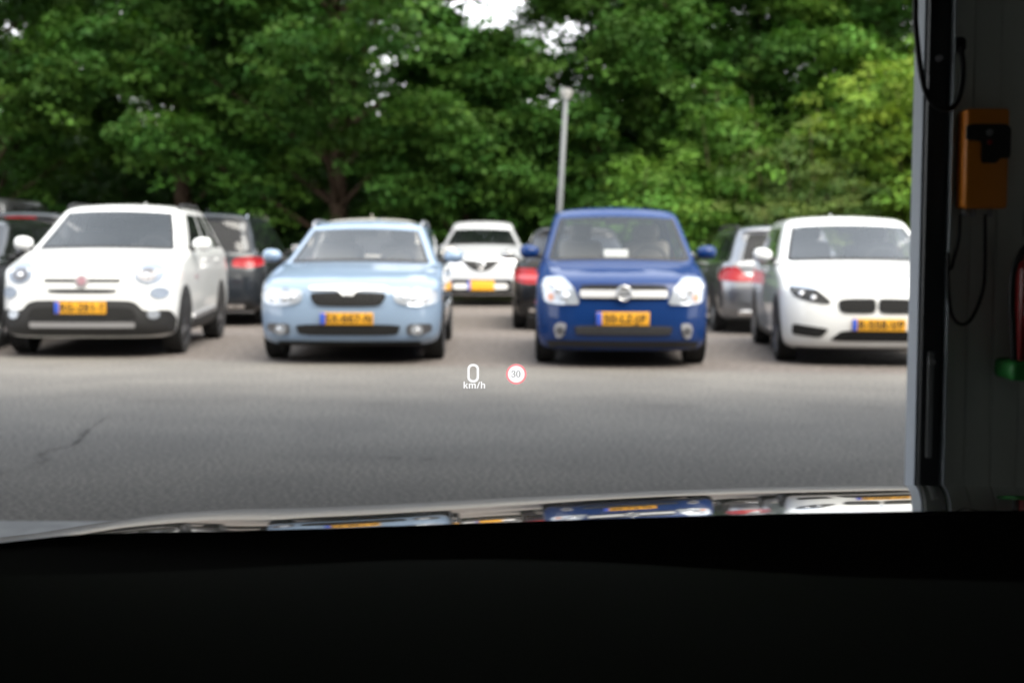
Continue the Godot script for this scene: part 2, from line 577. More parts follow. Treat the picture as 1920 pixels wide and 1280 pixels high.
func build_car(called: String, label: String, group: String, at: Vector3, turn: float, s: Dictionary) -> Node3D:
	var root := thing(called, label, "car", at, turn, group)
	var each := 3
	var rows := finer(car_levels(s), each)
	var body := begin()
	var panes := {}
	var n_half := FRONT + CORNER + SIDE.size() + REAR_CORNER + REAR
	var side0 := FRONT + CORNER
	var rear0 := side0 + SIDE.size() + REAR_CORNER
	var w0 := 9 * each
	var w1 := 11 * each
	var prev := outline(rows[0])
	for lv in rows.size() - 1:
		var next := outline(rows[lv + 1])
		for i in n_half:
			for sd in [1.0, -1.0]:
				var f := Vector3(sd, 1, 1)
				var a: Vector3 = prev[i] * f
				var b: Vector3 = prev[i + 1] * f
				var c: Vector3 = next[i + 1] * f
				var d: Vector3 = next[i] * f
				var st := body
				if lv >= w0 - each and lv < w0 and i < FRONT:
					if not panes.has("cowl"):
						panes["cowl"] = ["windscreen_cowl", begin()]
					st = panes["cowl"][1]
				if lv >= w0 and lv < w1:
					var key := ""
					var k := i - side0
					if i == FRONT - 1:
						key = "windscreen_seal"
					elif i < FRONT:
						key = "windscreen"
					elif k >= 1 and k <= 4:
						key = "front_side_window"
					elif k >= 6 and k <= 8:
						key = "rear_side_window"
					elif k >= 10 and k <= 12:
						key = "quarter_window"
					elif i >= rear0:
						key = "rear_window"
					if key != "":
						var full: String = key + ("" if key in ["windscreen", "rear_window"] else str(sd))
						if not panes.has(full):
							panes[full] = [key, begin()]
						st = panes[full][1]
				var mid := (a + c) / 2.0
				quad(st, a, b, c, d, mid - Vector3(0, 0.6, clampf(mid.z, -s.L + 0.9, -0.9)))
		prev = next
	# close the roof
	for i in n_half:
		for sd in [1.0, -1.0]:
			var f := Vector3(sd, 1, 1)
			tri(body, Vector3(0, s.Yr + 0.004, (prev[0].z + prev[-1].z) / 2.0), prev[i] * f, prev[i + 1] * f, Vector3.UP)
	obj("body", body, s.paint, root)
	for k in panes:
		obj(panes[k][0], panes[k][1], M.plastic if panes[k][0] in ["windscreen_seal", "windscreen_cowl"] else s.get("rear_glass", M.window) if not panes[k][0] in ["windscreen", "front_side_window"] else M.window, root)
	var under := begin()
	var low := outline(rows[0])
	for i in n_half:
		for sd in [1.0, -1.0]:
			var f := Vector3(sd, 1, 1)
			tri(under, Vector3(0, s.bottom + 0.01, -s.L / 2), low[i] * f, low[i + 1] * f, Vector3.DOWN)
	obj("underbody", under, M.underbody, root)
	cabin(root, s)
	# wheels
	var wr: float = s.get("wheel", 0.32)
	for z in [-s.axle, -s.L + s.get("rear_axle", 0.86)]:
		for sd in [-1.0, 1.0]:
			var arch := begin()
			var pts := PackedVector2Array()
			for k in 17:
				var a := PI * k / 16.0
				pts.append(Vector2(z + (wr + 0.055) * cos(a), maxf(wr + (wr + 0.055) * sin(a), s.bottom + 0.01)))
			pts.append(Vector2(z - wr - 0.05, s.bottom + 0.01))
			pts.append(Vector2(z + wr + 0.05, s.bottom + 0.01))
			patch(arch, pts, func(a: float, b: float, o: float) -> Vector3: return on_side(rows, sd, a, b, o), 0.004, 0.03, Vector3(sd, 0, 0))
			obj("wheel_arch", arch, s.get("arch", M.plastic), root)
			wheel(root, Vector3(sd * (s.W - 0.095), wr, z), sd, wr, s.get("rim", M.alloy))
	# lamps, grilles, trim: [name, face, outline, proud by, thickness, material, (mirror: also the other side)]
	for d in s.details:
		var sides := [1.0, -1.0] if d.size() > 6 and d[6] else [1.0]
		for sd in sides:
			var p: PackedVector2Array = d[2] if sd > 0 or d[1] == "side" else flip(d[2])
			var st := begin()
			var place: Callable
			var out := Vector3(0, 0, 1)
			match d[1]:
				"front": place = func(a: float, b: float, o: float) -> Vector3: return on_front(rows, a, b, o)
				"rear":
					place = func(a: float, b: float, o: float) -> Vector3: return on_rear(rows, a, b, o)
					out = Vector3(0, 0, -1)
				_:
					place = func(a: float, b: float, o: float) -> Vector3: return on_side(rows, sd, a, b, o)
					out = Vector3(sd, 0, 0)
			patch(st, p, place, d[3], d[4], out)
			obj(d[0], st, d[5], root)
	# bulbs inside the lamps: [x, y, radius]
	for b in s.get("bulbs", []):
		for sd in [1.0, -1.0]:
			var st := begin()
			var c := on_front(rows, sd * b[0], b[1], 0.0)
			var ball := SphereMesh.new()
			ball.radius = b[2]
			ball.height = b[2] * 2.0
			ball.radial_segments = 16
			ball.rings = 8
			st.append_from(ball, 0, Transform3D(Basis.from_scale(Vector3(1, 1, 0.4)), c + Vector3(0, 0, 0.004)))
			obj("lamp_bulb", st, M.bulb, root, false)
	if s.has("plate"):
		number_plate(root, rows, s.plate, s.get("plate_face", "front"), s.get("plate_text", ""))
	for sd in [-1.0, 1.0]:
		side_mirror(root, s, sd)
		if s.has("rail"):
			var st := begin()
			var x: float = sd * (s.gt - 0.055)
			var ya: float = s.Yr - 0.06
			tube(st, spline([Vector3(x, ya - 0.03, s.zt - 0.25), Vector3(x, ya + 0.035, s.zt - 0.42), Vector3(x, ya + 0.045, s.zt - 1.2), Vector3(x, ya + 0.03, -s.L + s.rear_slope + 0.35), Vector3(x, ya - 0.04, -s.L + s.rear_slope + 0.15)]), [0.017], 8)
			obj("roof_rail", st, s.rail, root)
	var ant := begin()
	tube(ant, [Vector3(0, s.Yr - 0.01, s.zt - 0.35 if s.get("front_aerial", false) else -s.L + s.rear_slope + 0.45), Vector3(0, s.Yr + 0.04, s.zt - 0.42 if s.get("front_aerial", false) else -s.L + s.rear_slope + 0.3)], [0.02, 0.008], 6)
	obj("aerial", ant, s.paint, root)
	for z in [s.get("handle", -2.15), s.get("handle", -2.15) - 0.98]:
		for sd in [-1.0, 1.0]:
			var st := begin()
			rounded(st, on_side(rows, sd, z, s.Hc - 0.14, 0.012), Vector3(0.03, 0.025, 0.18), 0.01)
			obj("door_handle", st, s.paint, root)
	return root

func cabin(root: Node3D, s: Dictionary) -> void:
	# dark tub, dashboard, seats
	var st := begin()
	box(st, Vector3(-s.gb + 0.1, 0.3, -s.L + 0.45), Vector3(s.gb - 0.1, s.Hc - 0.3, s.zc - 0.45))
	obj("cabin_floor", st, M.cabin, root)
	st = begin()
	rounded(st, Vector3(0, s.Hc - 0.13, s.zc - 0.42), Vector3(2 * s.gb - 0.16, 0.24, 0.5), 0.07)
	obj("dashboard", st, M.cabin, root)
	var trim: Material = s.get("seat", M.seat)
	for sd in [-1.0, 1.0]:
		for row in [[-1.25, 0.0], [-2.1, -0.03]]:
			var z: float = s.zc + row[0]
			if z < -s.L + 0.7:
				continue
			st = begin()
			rounded(st, Vector3(sd * 0.37, s.Hc - 0.10 + row[1], z), Vector3(0.48, 0.62, 0.16), 0.07, Basis(Vector3.RIGHT, -0.18))
			rounded(st, Vector3(sd * 0.37, s.Hc - 0.36 + row[1], z + 0.28), Vector3(0.5, 0.16, 0.5), 0.06)
			var seat := obj("seat", st, trim, root)
			st = begin()
			rounded(st, Vector3(sd * 0.37, s.Hc + 0.30 + row[1], z - 0.05), Vector3(0.25, 0.17, 0.11), 0.05)
			tube(st, [Vector3(sd * 0.37 - 0.06, s.Hc + 0.12, z), Vector3(sd * 0.37 - 0.06, s.Hc + 0.26, z - 0.03)], [0.008], 5)
			tube(st, [Vector3(sd * 0.37 + 0.06, s.Hc + 0.12, z), Vector3(sd * 0.37 + 0.06, s.Hc + 0.26, z - 0.03)], [0.008], 5)
			obj("headrest", st, trim, seat)
	st = begin()
	var ring := TorusMesh.new()
	ring.inner_radius = 0.165
	ring.outer_radius = 0.195
	ring.rings = 24
	ring.ring_segments = 8
	st.append_from(ring, 0, Transform3D(Basis(Vector3.RIGHT, deg_to_rad(65)), Vector3(0.37, s.Hc - 0.03, s.zc - 0.78)))
	obj("steering_wheel", st, M.plastic, root, false)
	st = begin()
	rounded(st, Vector3(0, s.Yt - 0.05, s.zt - 0.08), Vector3(0.24, 0.07, 0.03), 0.012)
	obj("rear_view_mirror", st, M.plastic, root)

func wheel(root: Node3D, at: Vector3, sd: float, r: float, rim: Material) -> void:
	var w := Node3D.new()
	w.name = "wheel"
	root.add_child(w, true)
	w.position = at
	var basis := Basis.from_scale(Vector3(sd, 1, 1))
	var st := begin()
	lathe(st, [[r * 0.66, -0.10], [r * 0.9, -0.108], [r * 0.985, -0.09], [r, -0.05], [r, 0.05], [r * 0.985, 0.09], [r * 0.9, 0.106], [r * 0.72, 0.10], [r * 0.66, 0.085]], Vector3.ZERO, basis, 28)
	obj("tyre", st, M.tyre, w)
	st = begin()
	lathe(st, [[r * 0.665, -0.1], [r * 0.64, 0.03], [r * 0.66, 0.088], [r * 0.7, 0.098], [r * 0.72, 0.09]], Vector3.ZERO, basis, 28)
	lathe(st, [[r * 0.66, 0.012], [0.0, 0.012]], Vector3.ZERO, basis, 20)
	obj("rim", st, M.plastic, w)
	st = begin()
	lathe(st, [[r * 0.18, 0.03], [r * 0.18, 0.085], [r * 0.12, 0.096], [0.0, 0.098]], Vector3.ZERO, basis, 16)
	for k in 5:
		var a := TAU * (k + 0.2) / 5
		var dir := Vector3(0, cos(a), sin(a))
		var across := Vector3(0, -sin(a), cos(a))
		var p := [dir * r * 0.12 - across * 0.038, dir * r * 0.12 + across * 0.038, dir * r * 0.69 + across * 0.03, dir * r * 0.69 - across * 0.03]
		var x := [0.085, 0.085, 0.078, 0.078]
		var top := []
		var low := []
		for q in 4:
			top.append(basis * (p[q] + Vector3(x[q], 0, 0)))
			low.append(basis * (p[q] + Vector3(x[q] - 0.045, 0, 0)))
		quad(st, top[0], top[1], top[2], top[3], basis * Vector3.RIGHT)
		for q in 4:
			var q2 := (q + 1) % 4
			quad(st, top[q], top[q2], low[q2], low[q], top[q] + top[q2] - (top[0] + top[2]))
	lathe(st, [[r * 0.64, 0.07], [r * 0.66, 0.09], [r * 0.70, 0.1]], Vector3.ZERO, basis, 28)
	obj("spokes", st, rim, w)

func side_mirror(root: Node3D, s: Dictionary, sd: float) -> void:
	var z: float = s.zc - s.get("mirror_back", 0.42)
	var y: float = s.Hc + s.get("mirror_up", 0.07)
	var st := begin()
	var ball := SphereMesh.new()
	ball.radius = 1.0
	ball.height = 2.0
	ball.radial_segments = 24
	ball.rings = 12
	var shell := begin()
	shell.append_from(ball, 0, Transform3D())
	var data := shell.commit().surface_get_arrays(0)
	var v: PackedVector3Array = data[Mesh.ARRAY_VERTEX]
	var ix: PackedInt32Array = data[Mesh.ARRAY_INDEX]
	var c := Vector3(sd * (s.W + 0.085), y, z)
	for i in ix:
		var p := v[i]
		# squarish outline, rounded front, flat back
		var q := Vector3(signf(p.x) * pow(absf(p.x), 0.85), signf(p.y) * pow(absf(p.y), 0.85) * (1.0 + 0.12 * sd * p.x), p.z if p.z > 0 else p.z * 0.25)
		st.add_vertex(c + q * Vector3(0.104, s.get("mirror_tall", 0.07), 0.09))
	obj("mirror_shell", st, s.get("mirror_paint", s.paint), root)
	st = begin()
	rounded(st, c + Vector3(-sd * 0.13, -0.05, -0.005), Vector3(0.14, 0.05, 0.06), 0.02)
	obj("mirror_arm", st, M.plastic, root)
	st = begin()
	rounded(st, c + Vector3(0, 0, -0.026), Vector3(0.16, s.get("mirror_tall", 0.07) * 1.4, 0.01), 0.004)
	obj("mirror_glass", st, M.chrome, root)

func number_plate(root: Node3D, rows: Array, p: Array, face: String, text: String) -> void:
	# p: centre x, centre y, width, height; a flat plate set just in front of the bumper
	var place := func(a: float, b: float) -> Vector3: return on_front(rows, a, b, 0.0) if face == "front" else on_rear(rows, a, b, 0.0)
	var s := 1.0 if face == "front" else -1.0
	var z := -1e9
	for a in [-0.5, 0.0, 0.5]:
		for b in [-0.5, 0.0, 0.5]:
			z = maxf(z, s * place.call(p[0] + a * p[2], p[1] + b * p[3]).z)
	var holder := Node3D.new()
	holder.name = "number_plate"
	root.add_child(holder, true)
	holder.position = Vector3(p[0], p[1], s * (z + 0.012))
	holder.rotation.y = 0.0 if s > 0 else PI
	var st := begin()
	rounded(st, Vector3.ZERO, Vector3(p[2], p[3], 0.01), 0.004)
	obj("plate", st, M.plate, holder)
	if face == "front":
		st = begin()
		rounded(st, Vector3(-p[2] / 2 + 0.026, 0, 0.002), Vector3(0.05, p[3] - 0.006, 0.01), 0.003)
		obj("blue_strip", st, M.plate_blue, holder)
	if text != "":
		letters(text, "Droid Sans", 0.078, Vector3(0.02, 0, 0.0065), 0.003, M.ink, holder, "lettering", true)

func letters(text: String, font_name: String, tall: float, at: Vector3, depth: float, m: Material, parent: Node, called: String, bold := false) -> MeshInstance3D:
	# tall: height of a capital
	var f := SystemFont.new()
	f.font_names = PackedStringArray([font_name])
	if bold:
		f.font_weight = 700
	var t := TextMesh.new()
	t.font = f
	t.text = text
	t.font_size = 64
	t.pixel_size = tall / (64.0 * 0.714)
	t.depth = depth
	t.curve_step = 1.0
	t.horizontal_alignment = HORIZONTAL_ALIGNMENT_CENTER
	t.vertical_alignment = VERTICAL_ALIGNMENT_CENTER
	var o := put(called, t, m, parent)
	o.position = at
	return o

# ------------------------------------------------------------------ the parked cars
func white_crossover() -> void:
	# tall rounded car with a thin-slit nose and dark lower cladding
	var slit := rrect(-0.385, 0.785, 0.385, 0.82, 0.012)
	var d := [
		["upper_slit", "front", slit, 0.006, 0.02, M.plastic],
		["lower_slit", "front", soft([[-0.36, 0.715], [0.36, 0.715], [0.33, 0.672], [-0.33, 0.672]], 0.15), 0.006, 0.02, M.plastic],
		["headlamp_housing", "front", oval(0.655, 0.875, 0.145, 0.115), 0.006, 0.03, M.smoky, true],
		["headlamp_mask", "front", oval(0.64, 0.862, 0.085, 0.07), 0.012, 0.02, M.dark_alloy, true],
		["running_lamp", "front", oval(0.755, 0.675, 0.085, 0.062), 0.01, 0.03, M.smoky, true],
		["bumper_cladding", "front", soft([[-0.885, 0.23], [-0.885, 0.42], [-0.84, 0.50], [-0.62, 0.49], [-0.54, 0.575], [-0.45, 0.60], [0.45, 0.60], [0.54, 0.575], [0.62, 0.49], [0.84, 0.50], [0.885, 0.42], [0.885, 0.23]], 0.15), 0.012, 0.04, M.cladding],
		["lower_grille", "front", soft([[-0.56, 0.40], [-0.50, 0.53], [0.50, 0.53], [0.56, 0.40]], 0.12), 0.016, 0.02, M.underbody],
		["skid_bar", "front", rrect(-0.53, 0.318, 0.53, 0.375, 0.02), 0.026, 0.03, M.satin],
		["fog_lamp", "front", oval(0.70, 0.455, 0.055, 0.045), 0.024, 0.03, M.reflector, true],
		["sill_cladding", "side", PackedVector2Array([Vector2(-1.32, 0.215), Vector2(-1.32, 0.36), Vector2(-2.95, 0.40), Vector2(-2.95, 0.215)]), 0.012, 0.03, M.cladding, true],
		["sill_strip", "side", PackedVector2Array([Vector2(-1.40, 0.345), Vector2(-1.40, 0.40), Vector2(-2.9, 0.44), Vector2(-2.9, 0.385)]), 0.02, 0.03, M.satin, true],
		["badge_ring", "front", oval(0.0, 0.80, 0.066, 0.066), 0.014, 0.03, M.satin],
		["badge", "front", oval(0.0, 0.80, 0.046, 0.046), 0.024, 0.03, M.red_badge],
		["tail_lamp", "rear", rrect(0.5, 0.85, 0.84, 1.02, 0.05), 0.01, 0.03, M.red_lens, true],
		["rear_bumper", "rear", rrect(-0.8, 0.25, 0.8, 0.5, 0.05), 0.01, 0.03, M.cladding],
		["side_badge", "side", rrect(-1.62, 0.80, -1.47, 0.83, 0.01), 0.006, 0.01, M.red_badge, true],
	]
	build_car("white_crossover", "white rounded crossover with thin slit nose and dark grey lower cladding", "cars parked in the near row", Vector3(-4.40, 0, -14.5), deg_to_rad(3.0), {
		"W": 0.90, "L": 4.25, "bottom": 0.21, "Hf": 0.93, "Hc": 1.13, "zc": -1.05, "Yt": 1.555, "zt": -1.80, "Yr": 1.655, "gb": 0.83, "gt": 0.685, "pillar": 0.10, "rear_slope": 0.62, "paint": M.white,
		"axle": 0.87, "wheel": 0.345, "rim": M.dark_alloy, "arch": M.cladding, "rail": M.plastic, "details": d, "bulbs": [[0.635, 0.852, 0.036], [0.70, 0.455, 0.032]],
		"plate": [-0.01, 0.525, 0.52, 0.125], "plate_text": "RG-281-T", "mirror_up": 0.05, "mirror_tall": 0.077, "rear_glass": M.tinted})

func blue_estate() -> void:
	var grille := soft([[-0.365, 0.715], [0.365, 0.715], [0.37, 0.66], [0.32, 0.585], [0.2, 0.575], [-0.2, 0.575], [-0.32, 0.585], [-0.37, 0.66]], 0.2)
	var lamp := soft([[0.44, 0.725], [0.62, 0.755], [0.80, 0.755], [0.865, 0.70], [0.84, 0.60], [0.66, 0.575], [0.46, 0.61]], 0.2)
	var d := [
		["grille_surround", "front", soft([[-0.40, 0.785], [-0.1, 0.80], [0.1, 0.80], [0.40, 0.785], [0.405, 0.66], [0.34, 0.56], [-0.34, 0.56], [-0.405, 0.66]], 0.15), 0.006, 0.03, M.sky_blue],
		["grille", "front", grille, 0.012, 0.02, M.underbody],
		["grille_top_bar", "front", soft([[-0.385, 0.775], [-0.06, 0.79], [0.06, 0.79], [0.385, 0.775], [0.38, 0.735], [0.09, 0.735], [0.05, 0.68], [-0.05, 0.68], [-0.09, 0.735], [-0.38, 0.735]], 0.15), 0.02, 0.03, M.bright_trim],
		["badge", "front", oval(0.0, 0.735, 0.045, 0.045), 0.03, 0.03, M.satin],
		["headlamp_housing", "front", lamp, 0.008, 0.03, M.reflector, true],
		["headlamp_lens", "front", lamp, 0.03, 0.03, M.lens, true],
		["indicator", "front", oval(0.80, 0.68, 0.035, 0.04), 0.014, 0.02, M.satin, true],
		["lower_intake", "front", soft([[-0.52, 0.40], [0.52, 0.40], [0.48, 0.29], [-0.48, 0.29]], 0.12), 0.008, 0.02, M.underbody],
		["fog_lamp_recess", "front", soft([[0.575, 0.405], [0.81, 0.405], [0.815, 0.33], [0.70, 0.285], [0.575, 0.30]], 0.15), 0.008, 0.02, M.dark_alloy, true],
		["fog_lamp", "front", oval(0.665, 0.345, 0.055, 0.05), 0.018, 0.03, M.reflector, true],
		["chin_strip", "front", rrect(-0.66, 0.235, 0.66, 0.262, 0.01), 0.014, 0.03, M.sky_blue],
		["valance", "front", rrect(-0.70, 0.185, 0.70, 0.225, 0.012), 0.01, 0.02, M.underbody],
		["tail_lamp", "rear", rrect(0.6, 0.7, 0.88, 0.95, 0.05), 0.01, 0.03, M.red_lens, true],
		["rub_strip", "side", rrect(-3.2, 0.5, -1.3, 0.54, 0.01), 0.01, 0.02, M.sky_blue, true],
	]
	for k in 22:
		var x := -0.333 + 0.0317 * k
		d.append(["grille_bar", "front", rrect(x - 0.005, 0.585 if absf(x) < 0.29 else 0.615, x + 0.005, 0.715, 0.003, 1), 0.02, 0.02, M.plastic])
	build_car("blue_estate", "light metallic blue estate car with silver roof rails and chrome grille bar", "cars parked in the near row", Vector3(-1.61, 0, -13.9), deg_to_rad(1.0), {
		"W": 0.91, "L": 4.83, "bottom": 0.19, "Hf": 0.81, "Hc": 1.0, "zc": -1.3, "Yt": 1.365, "zt": -2.1, "Yr": 1.47, "gb": 0.82, "gt": 0.67, "pillar": 0.085, "rear_slope": 0.5, "paint": M.sky_blue,
		"axle": 0.93, "wheel": 0.325, "rail": M.alloy, "details": d, "bulbs": [[0.62, 0.655, 0.055], [0.74, 0.645, 0.045], [0.54, 0.665, 0.045], [0.665, 0.345, 0.04]],
		"plate": [-0.01, 0.458, 0.52, 0.118], "plate_text": "SX-667-N", "seat": M.seat_light, "mirror_up": 0.06, "mirror_tall": 0.072})

func blue_minivan() -> void:
	var lamp := soft([[0.42, 0.62], [0.48, 0.78], [0.59, 0.885], [0.75, 0.875], [0.775, 0.80], [0.75, 0.635], [0.6, 0.615]], 0.13)
	var d := [
		["headlamp_housing", "front", lamp, 0.008, 0.03, M.reflector, true],
		["headlamp_lens", "front", lamp, 0.032, 0.03, M.lens, true],
		["indicator", "front", oval(0.70, 0.685, 0.03, 0.04), 0.016, 0.02, M.amber, true],
		["nose_slot", "front", soft([[-0.40, 0.81], [0.40, 0.81], [0.43, 0.755], [0.40, 0.66], [-0.40, 0.66], [-0.43, 0.755]], 0.15), 0.006, 0.02, M.underbody],
		["chrome_bar", "front", rrect(-0.425, 0.685, 0.425, 0.757, 0.02), 0.03, 0.04, M.bright_trim],
		["lower_grille", "front", soft([[-0.48, 0.415], [0.48, 0.415], [0.45, 0.318], [-0.45, 0.318]], 0.12), 0.008, 0.02, M.cladding],
		["fog_recess", "front", soft([[0.545, 0.435], [0.64, 0.44], [0.67, 0.38], [0.645, 0.285], [0.58, 0.30]], 0.2), 0.01, 0.02, M.satin, true],
		["fog_lamp", "front", oval(0.61, 0.36, 0.036, 0.04), 0.02, 0.03, M.dark_alloy, true],
		["valance", "front", soft([[-0.74, 0.265], [0.74, 0.265], [0.70, 0.165], [-0.70, 0.165]], 0.1), 0.008, 0.03, M.plastic],
		["door_strip", "side", rrect(-3.0, 0.52, -1.2, 0.58, 0.015), 0.012, 0.02, M.dark_blue, true],
		["tail_lamp", "rear", rrect(0.55, 0.8, 0.8, 1.15, 0.05), 0.01, 0.03, M.red_lens, true],
	]
	for y in [0.345, 0.373, 0.396]:
		d.append(["grille_slat", "front", rrect(-0.455, y - 0.006, 0.455, y + 0.006, 0.004, 1), 0.018, 0.02, M.dark_alloy])
	var root := build_car("blue_minivan", "dark blue compact minivan with large clear headlamps and a chrome nose bar", "cars parked in the near row", Vector3(1.075, 0, -13.65), deg_to_rad(-1.5), {
		"W": 0.847, "L": 4.05, "bottom": 0.165, "Hf": 0.86, "Hc": 1.04, "zc": -0.95, "Yt": 1.50, "zt": -1.65, "Yr": 1.615, "gb": 0.80, "gt": 0.68, "pillar": 0.07, "rear_slope": 0.4, "paint": M.dark_blue,
		"axle": 0.83, "wheel": 0.31, "details": d, "bulbs": [[0.62, 0.76, 0.06], [0.56, 0.69, 0.05], [0.68, 0.80, 0.04]], "rim": M.alloy,
		"plate": [-0.01, 0.483, 0.51, 0.13], "plate_text": "50-LZ-JP", "seat": M.seat_light, "mirror_up": 0.08, "mirror_tall": 0.072, "front_aerial": false})
	# ring badge with a flash across it
	var st := begin()
	var ring := TorusMesh.new()
	ring.inner_radius = 0.057
	ring.outer_radius = 0.077
	ring.rings = 28
	ring.ring_segments = 10
	st.append_from(ring, 0, Transform3D(Basis(Vector3.RIGHT, PI / 2), Vector3(0, 0.728, 0.0)))
	var badge := obj("badge_ring", st, M.chrome, root, false)
	badge.position = Vector3(0, 0, 0.015)
	st = begin()
	box(st, Vector3(-0.055, 0.72, -0.005), Vector3(0.055, 0.738, 0.005))
	obj("badge_flash", st, M.chrome, badge)
	st = begin()
	rounded(st, Vector3.ZERO, Vector3(0.25, 0.10, 0.004), 0.0018, Basis(Vector3.RIGHT, -0.5))
	var sheet := obj("paper_sheet", st, M.paper, self)
	sheet.position = Vector3(1.08, 1.10, -14.86)
	tag(sheet, "white paper sheet lying behind the windscreen of the dark blue minivan", "paper")

func white_tourer() -> void:
	var kidney := soft([[0.02, 0.60], [0.025, 0.655], [0.06, 0.668], [0.33, 0.66], [0.365, 0.63], [0.35, 0.565], [0.31, 0.545], [0.07, 0.545], [0.03, 0.56]], 0.2)
	var lamp := soft([[0.455, 0.62], [0.45, 0.65], [0.58, 0.765], [0.70, 0.825], [0.80, 0.82], [0.825, 0.76], [0.79, 0.69], [0.70, 0.655], [0.55, 0.625]], 0.15)
	var d := [
		["grille_frame", "front", soft([[0.008, 0.60], [0.014, 0.665], [0.05, 0.682], [0.34, 0.674], [0.382, 0.635], [0.364, 0.555], [0.315, 0.53], [0.06, 0.53], [0.018, 0.55]], 0.2), 0.008, 0.03, M.chrome, true],
		["grille", "front", kidney, 0.014, 0.02, M.underbody, true],
		["headlamp_housing", "front", lamp, 0.006, 0.03, M.plastic, true],
		["headlamp_brow", "front", soft([[0.56, 0.755], [0.70, 0.822], [0.80, 0.818], [0.82, 0.785], [0.70, 0.775]], 0.15), 0.012, 0.02, M.reflector, true],
		["corner_vent", "front", soft([[0.46, 0.375], [0.80, 0.42], [0.80, 0.31], [0.54, 0.285]], 0.1), 0.008, 0.02, M.underbody, true],
		["lower_intake", "front", soft([[-0.34, 0.36], [0.34, 0.36], [0.46, 0.255], [-0.46, 0.255]], 0.1), 0.008, 0.02, M.underbody],
		["lip", "front", rrect(-0.75, 0.165, 0.75, 0.185, 0.008), 0.01, 0.03, M.plastic],
		["badge", "front", oval(0, 0.735, 0.036, 0.036), 0.008, 0.02, M.blue_badge],
		["tail_lamp", "rear", rrect(0.5, 0.8, 0.85, 0.98, 0.05), 0.01, 0.03, M.red_lens, true],
		["sill", "side", rrect(-3.1, 0.2, -1.25, 0.27, 0.02), 0.01, 0.03, M.plastic, true],
		["waist_strip", "side", rrect(-3.4, 1.005, -1.2, 1.02, 0.005), 0.012, 0.02, M.chrome, true],
	]
	for y in [0.285, 0.31, 0.335]:
		d.append(["intake_slat", "front", rrect(-0.40 + (y - 0.285), y - 0.005, 0.40 - (y - 0.285), y + 0.005, 0.003, 1), 0.016, 0.02, M.plastic])
	build_car("white_tourer", "white compact tourer with twin oval grilles and slanted headlamps beside the door jamb", "cars parked in the near row", Vector3(3.59, 0, -13.95), deg_to_rad(-4.8), {
		"W": 0.90, "L": 4.34, "bottom": 0.165, "Hf": 0.80, "Hc": 1.045, "zc": -1.15, "Yt": 1.43, "zt": -2.0, "Yr": 1.55, "gb": 0.83, "gt": 0.70, "pillar": 0.08, "rear_slope": 0.5, "paint": M.white,
		"axle": 0.83, "wheel": 0.325, "details": d, "bulbs": [[0.72, 0.715, 0.036], [0.61, 0.675, 0.032]],
		"plate": [0.015, 0.42, 0.52, 0.122], "plate_text": "R-558-VP", "mirror_up": 0.05, "mirror_tall": 0.074})

func rear_details(lamp: PackedVector2Array, lens: Material, bumper: Material) -> Array:
	return [
		["tail_lamp", "rear", lamp, 0.012, 0.03, lens, true],
		["rear_bumper", "rear", rrect(-0.78, 0.24, 0.78, 0.36, 0.04), 0.012, 0.03, bumper],
		["exhaust_trim", "rear", rrect(0.42, 0.265, 0.66, 0.315, 0.02), 0.03, 0.03, M.chrome, true],
		["tailgate_handle", "rear", rrect(-0.35, 0.86, 0.35, 0.89, 0.012), 0.014, 0.02, M.chrome],
	]

